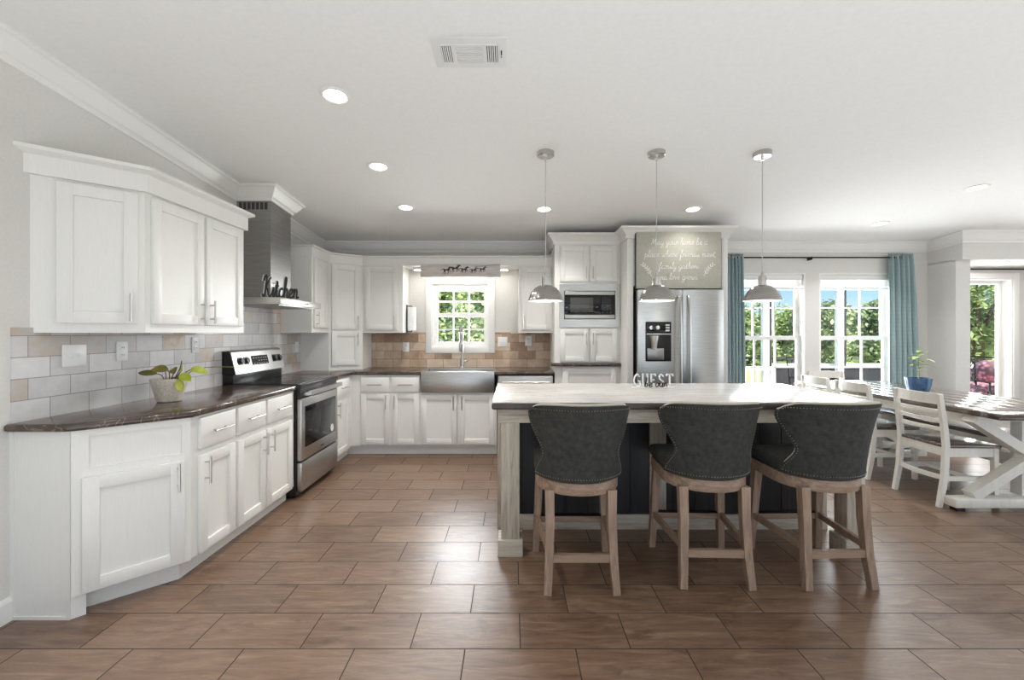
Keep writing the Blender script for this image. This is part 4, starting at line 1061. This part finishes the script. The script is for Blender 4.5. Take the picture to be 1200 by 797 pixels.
# ------------------------------------------------------------------ lettering: hand-drawn stroke alphabet (x-height 1)
GL = {
 'a': (1.15, [[(.85, .85), (.5, 1), (.12, .65), (.12, .25), (.38, 0), (.7, .25), (.88, .95), (.82, .3), (.98, 0), (1.2, .2)]]),
 'b': (1.05, [[(0, .2), (.35, 1.3), (.42, 2.1), (.22, 2.1), (.16, 1.2), (.18, .1), (.5, 0), (.8, .4), (.62, .85), (.28, .7)]]),
 'c': (.95, [[(.78, .8), (.5, 1), (.14, .65), (.16, .2), (.45, 0), (.95, .25)]]),
 'd': (1.15, [[(.82, .85), (.48, 1), (.12, .62), (.14, .2), (.42, 0), (.75, .4), (.95, 2.1), (.82, .4), (.98, 0), (1.2, .2)]]),
 'e': (.95, [[(.1, .35), (.55, .5), (.72, .8), (.45, 1), (.14, .62), (.2, .15), (.5, 0), (.95, .25)]]),
 'f': (.85, [[(0, .2), (.4, 1.2), (.62, 2), (.42, 2.15), (.3, 1.2), (.2, -.9), (.34, -.95), (.4, -.1), (.85, .25)], [(.1, .95), (.65, 1.02)]]),
 'g': (1.1, [[(.85, .85), (.5, 1), (.12, .62), (.16, .15), (.45, .02), (.75, .3), (.88, .95), (.8, -.6), (.5, -1), (.25, -.75), (.6, -.2), (1.1, .25)]]),
 'h': (1.1, [[(0, .2), (.38, 1.4), (.45, 2.1), (.24, 2.1), (.18, 1), (.14, 0)], [(.16, .45), (.5, 1), (.76, .75), (.74, .15), (.9, 0), (1.12, .2)]]),
 'i': (.6, [[(.0, .2), (.25, .98), (.22, .2), (.36, 0), (.62, .2)], [(.3, 1.4), (.33, 1.48)]]),
 'k': (1.05, [[(0, .2), (.38, 1.4), (.45, 2.1), (.24, 2.1), (.18, 1), (.14, 0)], [(.18, .45), (.6, .98), (.7, .75), (.25, .5), (.6, .1), (1.05, .15)]]),
 'l': (.6, [[(0, .2), (.38, 1.4), (.42, 2.1), (.22, 2.1), (.18, .9), (.25, .05), (.4, 0), (.62, .2)]]),
 'm': (1.55, [[(.02, .9), (.16, .98), (.14, 0)], [(.15, .5), (.42, 1), (.6, .8), (.58, 0)], [(.6, .5), (.9, 1), (1.1, .78), (1.08, .15), (1.24, 0), (1.55, .2)]]),
 'n': (1.1, [[(.02, .9), (.16, .98), (.14, 0)], [(.15, .5), (.48, 1), (.72, .78), (.7, .15), (.86, 0), (1.12, .2)]]),
 'o': (1.0, [[(.5, 1), (.15, .7), (.15, .25), (.45, 0), (.78, .3), (.75, .75), (.5, 1), (.62, .8), (1.0, .85)]]),
 'p': (1.05, [[(.02, .6), (.2, 1), (.12, -1)], [(.16, .5), (.48, 1), (.78, .65), (.7, .15), (.4, 0), (.2, .2)], [(.66, .1), (1.05, .22)]]),
 'r': (.85, [[(.02, .5), (.18, 1.02), (.14, 0)], [(.16, .5), (.42, .98), (.66, .9)], [(.66, .9), (.7, .3), (.88, .1)]]),
 's': (.85, [[(.0, .2), (.45, 1), (.3, .72), (.62, .35), (.45, 0), (.08, .08)], [(.5, .03), (.86, .2)]]),
 't': (.75, [[(.0, .2), (.38, 1.7), (.3, .3), (.42, 0), (.76, .2)], [(.08, 1.15), (.68, 1.22)]]),
 'u': (1.1, [[(.02, .6), (.16, .98), (.14, .25), (.4, 0), (.68, .35), (.78, .98), (.76, .2), (.9, 0), (1.12, .2)]]),
 'v': (.95, [[(.02, .8), (.16, .98), (.4, .02), (.76, .98), (.95, .8)]]),
 'w': (1.35, [[(.02, .8), (.16, .98), (.3, .05), (.5, .1), (.64, .8), (.74, .05), (.95, .1), (1.1, .98), (1.35, .85)]]),
 'y': (1.05, [[(.02, .7), (.16, .98), (.18, .3), (.4, .05), (.7, .4), (.8, .98), (.72, -.6), (.45, -1), (.22, -.75), (.55, -.2), (1.05, .25)]]),
 'M': (2.0, [[(0, 0), (.3, .9), (.45, 2.0), (.55, 1.0), (.72, .3), (1.05, 1.3), (1.25, 2.0), (1.35, .8), (1.55, 0), (2.0, .25)]]),
 'K': (1.5, [[(-.2, 1.6), (.0, 2.15), (.32, 2.0), (.22, .8), (.1, .1), (-.18, .0), (-.28, .25)], [(1.15, 2.05), (.9, 1.85), (.28, 1.0), (.62, .75), (.85, .2), (1.1, 0), (1.45, .3)]]),
 ',': (.4, [[(.15, .1), (.05, -.3)]]), '.': (.4, [[(.12, .02), (.16, .05)]]), ' ': (.65, []),
}
def strokes(text, size, slant=.2, squeeze=1.0):
    x = 0; out = []
    for ch_ in text:
        adv, ss = GL[ch_]
        out.append([[((x+(px+slant*py))*size*squeeze, py*size) for px, py in s] for s in ss]); x += adv
    return out, x*size*squeeze
def ink(mb, stroke_list, Mx, r, flat=(1, .35), k=5):
    """raised strokes in the local x/z plane (local y is the thickness)"""
    for s in stroke_list:
        P = [Vector((x, 0, z)) for x, z in s]
        P = spline(P, k)
        P = [Mx @ p for p in P]
        up = Mx.to_3x3() @ Vector((0, 1, 0))
        mb.tube(P, r, flat=(flat[1], flat[0]), up=up)
    return mb

# quote sign on the refrigerator surround
t = thing('quote_sign', 'large sage grey sign with white script above the fridge', 'sign', (1.262, 4.515, 1.785))
W, H = .862, .575
MB().box(-.008, W+.006, .0, .02, -.006, H+.004).build('dark_backing', M['black'], t, smooth=False)
MB().box(0, W, -.012, .0, 0, H, .002).build('board', M['signgrey'], t)
for line, cx, z, sz in (('May your home be a', .435, .445, .031), ('place where friends meet,', .445, .32, .032), ('family gathers', .43, .2, .031), ('and love grows.', .42, .09, .031)):
    g, wd = strokes(line, sz)
    mb = MB(); mx = Matrix.Translation((cx-wd/2, -.0135, z))
    for gl_ in g: ink(mb, gl_, mx, .0024)
    mb.build('lettering', M['signink'], t)
for s in (-1, 1):
    mb = MB(); bx = .42+s*.34
    P = [Vector((bx+s*.02, -.0135, .24)), Vector((bx-s*.04, -.0135, .19)), Vector((bx-s*.075, -.0135, .12))]
    S_ = spline(P, 6); mb.tube(S_, .002, flat=(.4, 1), up=(0, 1, 0))
    for i in range(1, len(S_)-2, 2):
        for q in (-1, 1):
            p = S_[i]; d = Vector((s*.6, 0, .8)); d.rotate(Matrix.Rotation(q*.7, 3, 'Y'))
            mb.tube([p, p+d*.018, p+d*.036], [.001, .0045, .0008], flat=(.25, 1), up=(0, 1, 0))
    mb.build('leaf_sprig', M['signink'], t)
# horse plank over the sink window
t = thing('horse_plank_sign', 'whitewashed plank with dark running horses over the sink window', 'sign', (-1.048, UY-.012, 1.975))
W = .915
MB().box(0, W, -.014, .0, 0, .148, .003).build('plank', M['plankwood'], t)
def horse(mb, x, z, s, lean):
    mx = Matrix.Translation((x, -.0148, z)) @ Matrix.Diagonal((s, 1, s, 1))
    def st(pts, r):
        P = spline([mx @ Vector((a, 0, b)) for a, b in pts], 4)
        rr = [r(i/(len(P)-1))*s for i in range(len(P))]
        mb.tube(P, rr, flat=(.04, 1), up=(0, 1, 0))
    st([(-.55, .05), (-.1, .0), (.4, .08)], lambda u: .17+.05*math.cos(u*PI*2))
    st([(.35, .12), (.6, .38), (.72, .5)], lambda u: .15-.07*u)
    st([(.68, .52), (.85, .42), (1.0, .3)], lambda u: .085-.03*u)
    st([(.2, .3), (.45, .5), (.66, .62)], lambda u: .05)
    st([(-.55, .15), (-.8, .2), (-1.1, .0)], lambda u: .07*(1-u)+.02)
    for pts in ([(.35, -.05), (.65, -.2+lean), (.6, -.5+lean)], [(.25, -.1), (.35, -.45), (.1, -.65)], [(-.45, -.08), (-.5, -.4), (-.8, -.6)], [(-.35, -.1), (-.25, -.45-lean), (-.5, -.72)]):
        st(pts, lambda u: .085-.055*u)
for x, z, s, ln in ((.30, .078, .062, .1), (.40, .098, .066, .0), (.50, .085, .058, .12), (.61, .078, .05, .05), (.71, .088, .05, .1)):
    mb = MB(); horse(mb, x, z, s, ln); mb.build('horse_silhouette', M['horseink'], t)
mb = MB(); mb.tube(spline([(.62, -.0146, .115), (.78, -.0146, .13), (.91, -.0146, .144)], 5), .0016, flat=(.4, 1), up=(0, 1, 0)); mb.build('sketched_line', M['horseink'], t)
# kitchen word on the hood
t = thing('word_sign', 'black script word sign standing on the range hood', 'word sign', (-2.025, 3.585, 1.6205), R(60))
g, wd = strokes('Kitchen', .078, .12, .56)
for gl_, hs in zip(g, (1.05, 1, 1, 1, 1, 1, 1)):
    mb = MB(); ink(mb, gl_, Matrix.Translation((.02, -.002, .012)), .0066, (1, .5))
    lt = mb.build('letter', M['black'], t, ang=20)
    mb = MB(); ink(mb, gl_, Matrix.Translation((.02, .0095, .012)), .0066, (1.08, 1.1))
    mb.build('letter_backing', M['trim'], lt, ang=20)
# guest sign on the island
t = thing('word_sign', 'small white word sign with grey script on the island top', 'word sign', (.905, 3.30, IZ))
MB().box(-.01, .31, -.02, .02, 0, .006, .002).build('base_strip', M['white'], t)
CAP = {
 'G': [[(.62, .78), (.4, 1), (.12, .8), (.03, .5), (.12, .2), (.4, 0), (.66, .12), (.66, .42)], [(.48, .42), (.78, .42)]],
 'U': [[(.1, 1), (.1, .3), (.34, 0), (.58, .3), (.58, 1)], [(-.02, 1), (.22, 1)], [(.46, 1), (.7, 1)]],
 'E': [[(.12, 0), (.12, 1)], [(.0, 1), (.58, 1), (.58, .84)], [(.12, .52), (.46, .52)], [(.0, 0), (.6, 0), (.6, .18)]],
 'S': [[(.54, .8), (.34, 1), (.1, .8), (.22, .56), (.46, .42), (.54, .2), (.3, 0), (.05, .18)]],
 'T': [[(.34, 0), (.34, 1)], [(.0, .84), (.0, 1), (.68, 1), (.68, .84)], [(.22, 0), (.46, 0)]],
}
for i, ch_ in enumerate('GUEST'):
    mb = MB()
    for s in CAP[ch_]:
        P = [Vector((i*.061+.002+x*.068, .004, .012+z*.088)) for x, z in s]
        if ch_ in 'GUS' and len(s) > 4: P = spline(P, 4)
        mb.tube(P, .0043, flat=(1.5, 1), up=(0, 1, 0))
    mb.build('letter', M['white'], t, ang=20)
x0 = .085
for wtxt, x0 in (('be', .075), ('our', .155)):
    g, wd = strokes(wtxt, .030, .1)
    mb = MB()
    for gl_ in g: ink(mb, gl_, Matrix.Translation((x0, -.014, .009)), .0042, (1, .9))
    mb.build('script_word', M['signshade'], t, ang=20)
# paper towel on the end of the wall cabinet
t = thing('paper_towel', 'white paper towel roll hanging on the side of a wall cabinet', 'paper towel', (-1.195, 5.29, 1.36))
MB().lathe([(.012, .002), (.05, .002), (.05, .278), (.012, .278)], 28).build('roll', M['paper'], t)
h = MB().tube([(-.0, 0, -.012), (0, 0, .292)], .006, 8).tube([(-.06, 0, .292), (0, 0, .292)], .006, 8).tube([(-.06, 0, -.012), (0, 0, -.012)], .006, 8)
h.box(-.0605, -.055, -.02, .02, -.03, .31); h.build('holder', M['charcoal'], t)

# light bar under the soffit over the sink
t = thing('light_bar', 'lit white light bar under the soffit behind the horse sign', 'light bar', (-.6, 5.23, 2.103))
MB().box(-.56, .56, -.03, .03, -.03, 0, .004).build('housing', M['white'], t)
MB().box(-.55, .55, -.022, .022, -.034, -.029, .002).build('diffuser', M['bulb'], t)
lamp('light_bar_lamp', 'AREA', (-.6, 5.23, 2.06), (0, 0, 0), 2.2, (1, .98, .94), shape='RECTANGLE', size=1.1, size_y=.05)

# ------------------------------------------------------------------ ceiling fittings
TILT = (-SLOPE, 0, 0)
cans = [(-.989, 2.485, 'first recessed light from the left wall corner, nearest the viewer, left of the vent'),
        (-1.013, 3.363, 'recessed ceiling light between the nearest left one and the sink wall'),
        (-1.012, 4.226, 'recessed ceiling light over the floor before the sink cabinets'),
        (.308, 4.272, 'recessed ceiling light in line with the range-end pendant cord'),
        (1.742, 4.272, 'recessed ceiling light in front of the sign above the fridge'),
        (3.937, 3.763, 'recessed ceiling light above the dining table end nearest the viewer'),
        (3.898, 4.703, 'recessed ceiling light above the window end of the dining table')]
first = None
for x, y, lab in cans:
    if first is None:
        first = thing('recessed_light', lab, 'ceiling light', (x, y, ceil_z(y)), 0, 'recessed ceiling lights', TILT)
        MB().lathe([(.058, -.003), (.066, -.008), (.08, -.007), (.083, 0), (.058, 0)], 36, caps=False).build('trim_ring', M['trim'], first)
        MB().lathe([(.06, -.003), (.001, -.0032)], 36).build('diffuser', M['lamp'], first)
    else:
        r = dup(first, (x, y, ceil_z(y)), 0, lab); r.rotation_euler = TILT
    lamp('recessed_bulb', 'AREA', (x, y, ceil_z(y)-.02), TILT, CAN_WATTS*(.5 if x == 1.742 else 2.4 if y > 4 else 1), (1, .97, .92), shape='DISK', size=.12, spread=R(125))
r = dup(first, (5.72, 5.2, 2.164), 0, 'recessed light in the lowered alcove ceiling by the alcove window')
lamp('recessed_bulb', 'AREA', (5.72, 5.2, 2.145), (0, 0, 0), 6, (1, .94, .86), shape='DISK', size=.12)
for x, y in ((-1.0, 1.5),):
    lamp('aisle_fill', 'AREA', (x, y, ceil_z(y)-.02), (0, 0, 0), CAN_WATTS, (1, .97, .92), shape='DISK', size=.12, spread=R(80))  # unseen downlight without a fitting, added to brighten the left aisle
t = thing('ceiling_vent', 'white ceiling air register with louvres', 'vent', (-.204, 2.144, ceil_z(2.144)), 0, None, TILT)
MB().box(-.177, .177, -.102, .102, -.006, .0, .003).build('frame', M['vent_white'], t)
MB().box(-.135, .135, -.06, .06, -.0075, -.005).build('recess', M['black'], t, smooth=False)
lv = MB()
for a, b in ((-.135, -.078), (.076, .135)):
    n_ = 6
    for k in range(n_):
        x = a+(b-a)*(k+.2)/n_; lv.box(x-.0005, x+(b-a)/n_*.5, -.06, .06, -.0105, -.006)
for k in range(9):
    y = -.06+.12*k/9; lv.box(-.066, .064, y, y+.0098, -.0105, -.006)
lv.box(-.08, -.066, -.062, .062, -.0115, -.006).box(.064, .078, -.062, .062, -.0115, -.006)
lv.box(-.135, .135, -.064, -.058, -.0115, -.006).box(-.135, .135, .058, .064, -.0115, -.006)
lv.build('louvres', M['vent_white'], t, smooth=False)
MB().box(.15, .156, -.02, .0, -.016, -.006).box(.15, .155, .02, .026, -.009, -.006).build('damper_lever', M['dark_slot'], t)

def make_pendant(label):
    t = thing('pendant_lamp', label, 'pendant lamp', (0, 0, 0), 0, 'brushed steel pendants over the island')
    top = ceil_z(3.148)-1.565
    MB().lathe([(.0, top-.03), (.055, top-.03), (.062, top-.024), (.062, top+.006), (.0, top+.006)], 32, caps=False).build('canopy', M['nickel'], t)
    s = MB()
    for a in (0.6, 2.7, 4.8): s.ball((.036*math.cos(a), .036*math.sin(a), top-.032), .005, u=8, v=6)
    s.lathe([(.009, top-.055), (.011, top-.03)], 12); s.build('canopy_screws', M['chrome'], t)
    MB().tube([(0, 0, .185), (0, 0, top-.03)], .0034, 8).build('cord', M['marking'], t)
    MB().lathe([(.006, .205), (.01, .19), (.012, .175), (.024, .172), (.027, .165), (.03, .105), (.028, .1)], 24).build('socket_cup', M['nickel'], t)
    prof = [(.028, .108), (.05, .102), (.078, .085), (.1, .06), (.113, .034), (.12, .012), (.124, .004), (.127, 0), (.124, -.003), (.118, .008), (.11, .03), (.097, .056), (.076, .08), (.05, .096), (.028, .101)]
    MB().lathe(prof, 48, caps=False).build('shade', M['shade'], t, ang=60)
    MB().lathe([(r*.965-.001, z-.0012) for r, z in prof[8:]], 48, caps=False).build('lining', M['lining'], t, ang=60)
    MB().ball((0, 0, .045), .038, 1, 1, 1.15, 16, 12).build('bulb', M['bulb'], t)
    return t
pd = make_pendant('steel dome pendant lamp nearest the sink, in front of the microwave')
pd.location = (.238, 3.148, 1.565)
dup(pd, (1.025, 3.148, 1.565), 0, 'steel dome pendant lamp hanging in front of the fridge and quote sign')
dup(pd, (1.776, 3.148, 1.565), 0, 'steel dome pendant lamp hanging in front of the dining window')
for x in (.238, 1.025, 1.776):
    lamp('pendant_bulb', 'POINT', (x, 3.148, 1.575), (0, 0, 0), PENDANT_WATTS, (1, .97, .92), shadow_soft_size=.04)
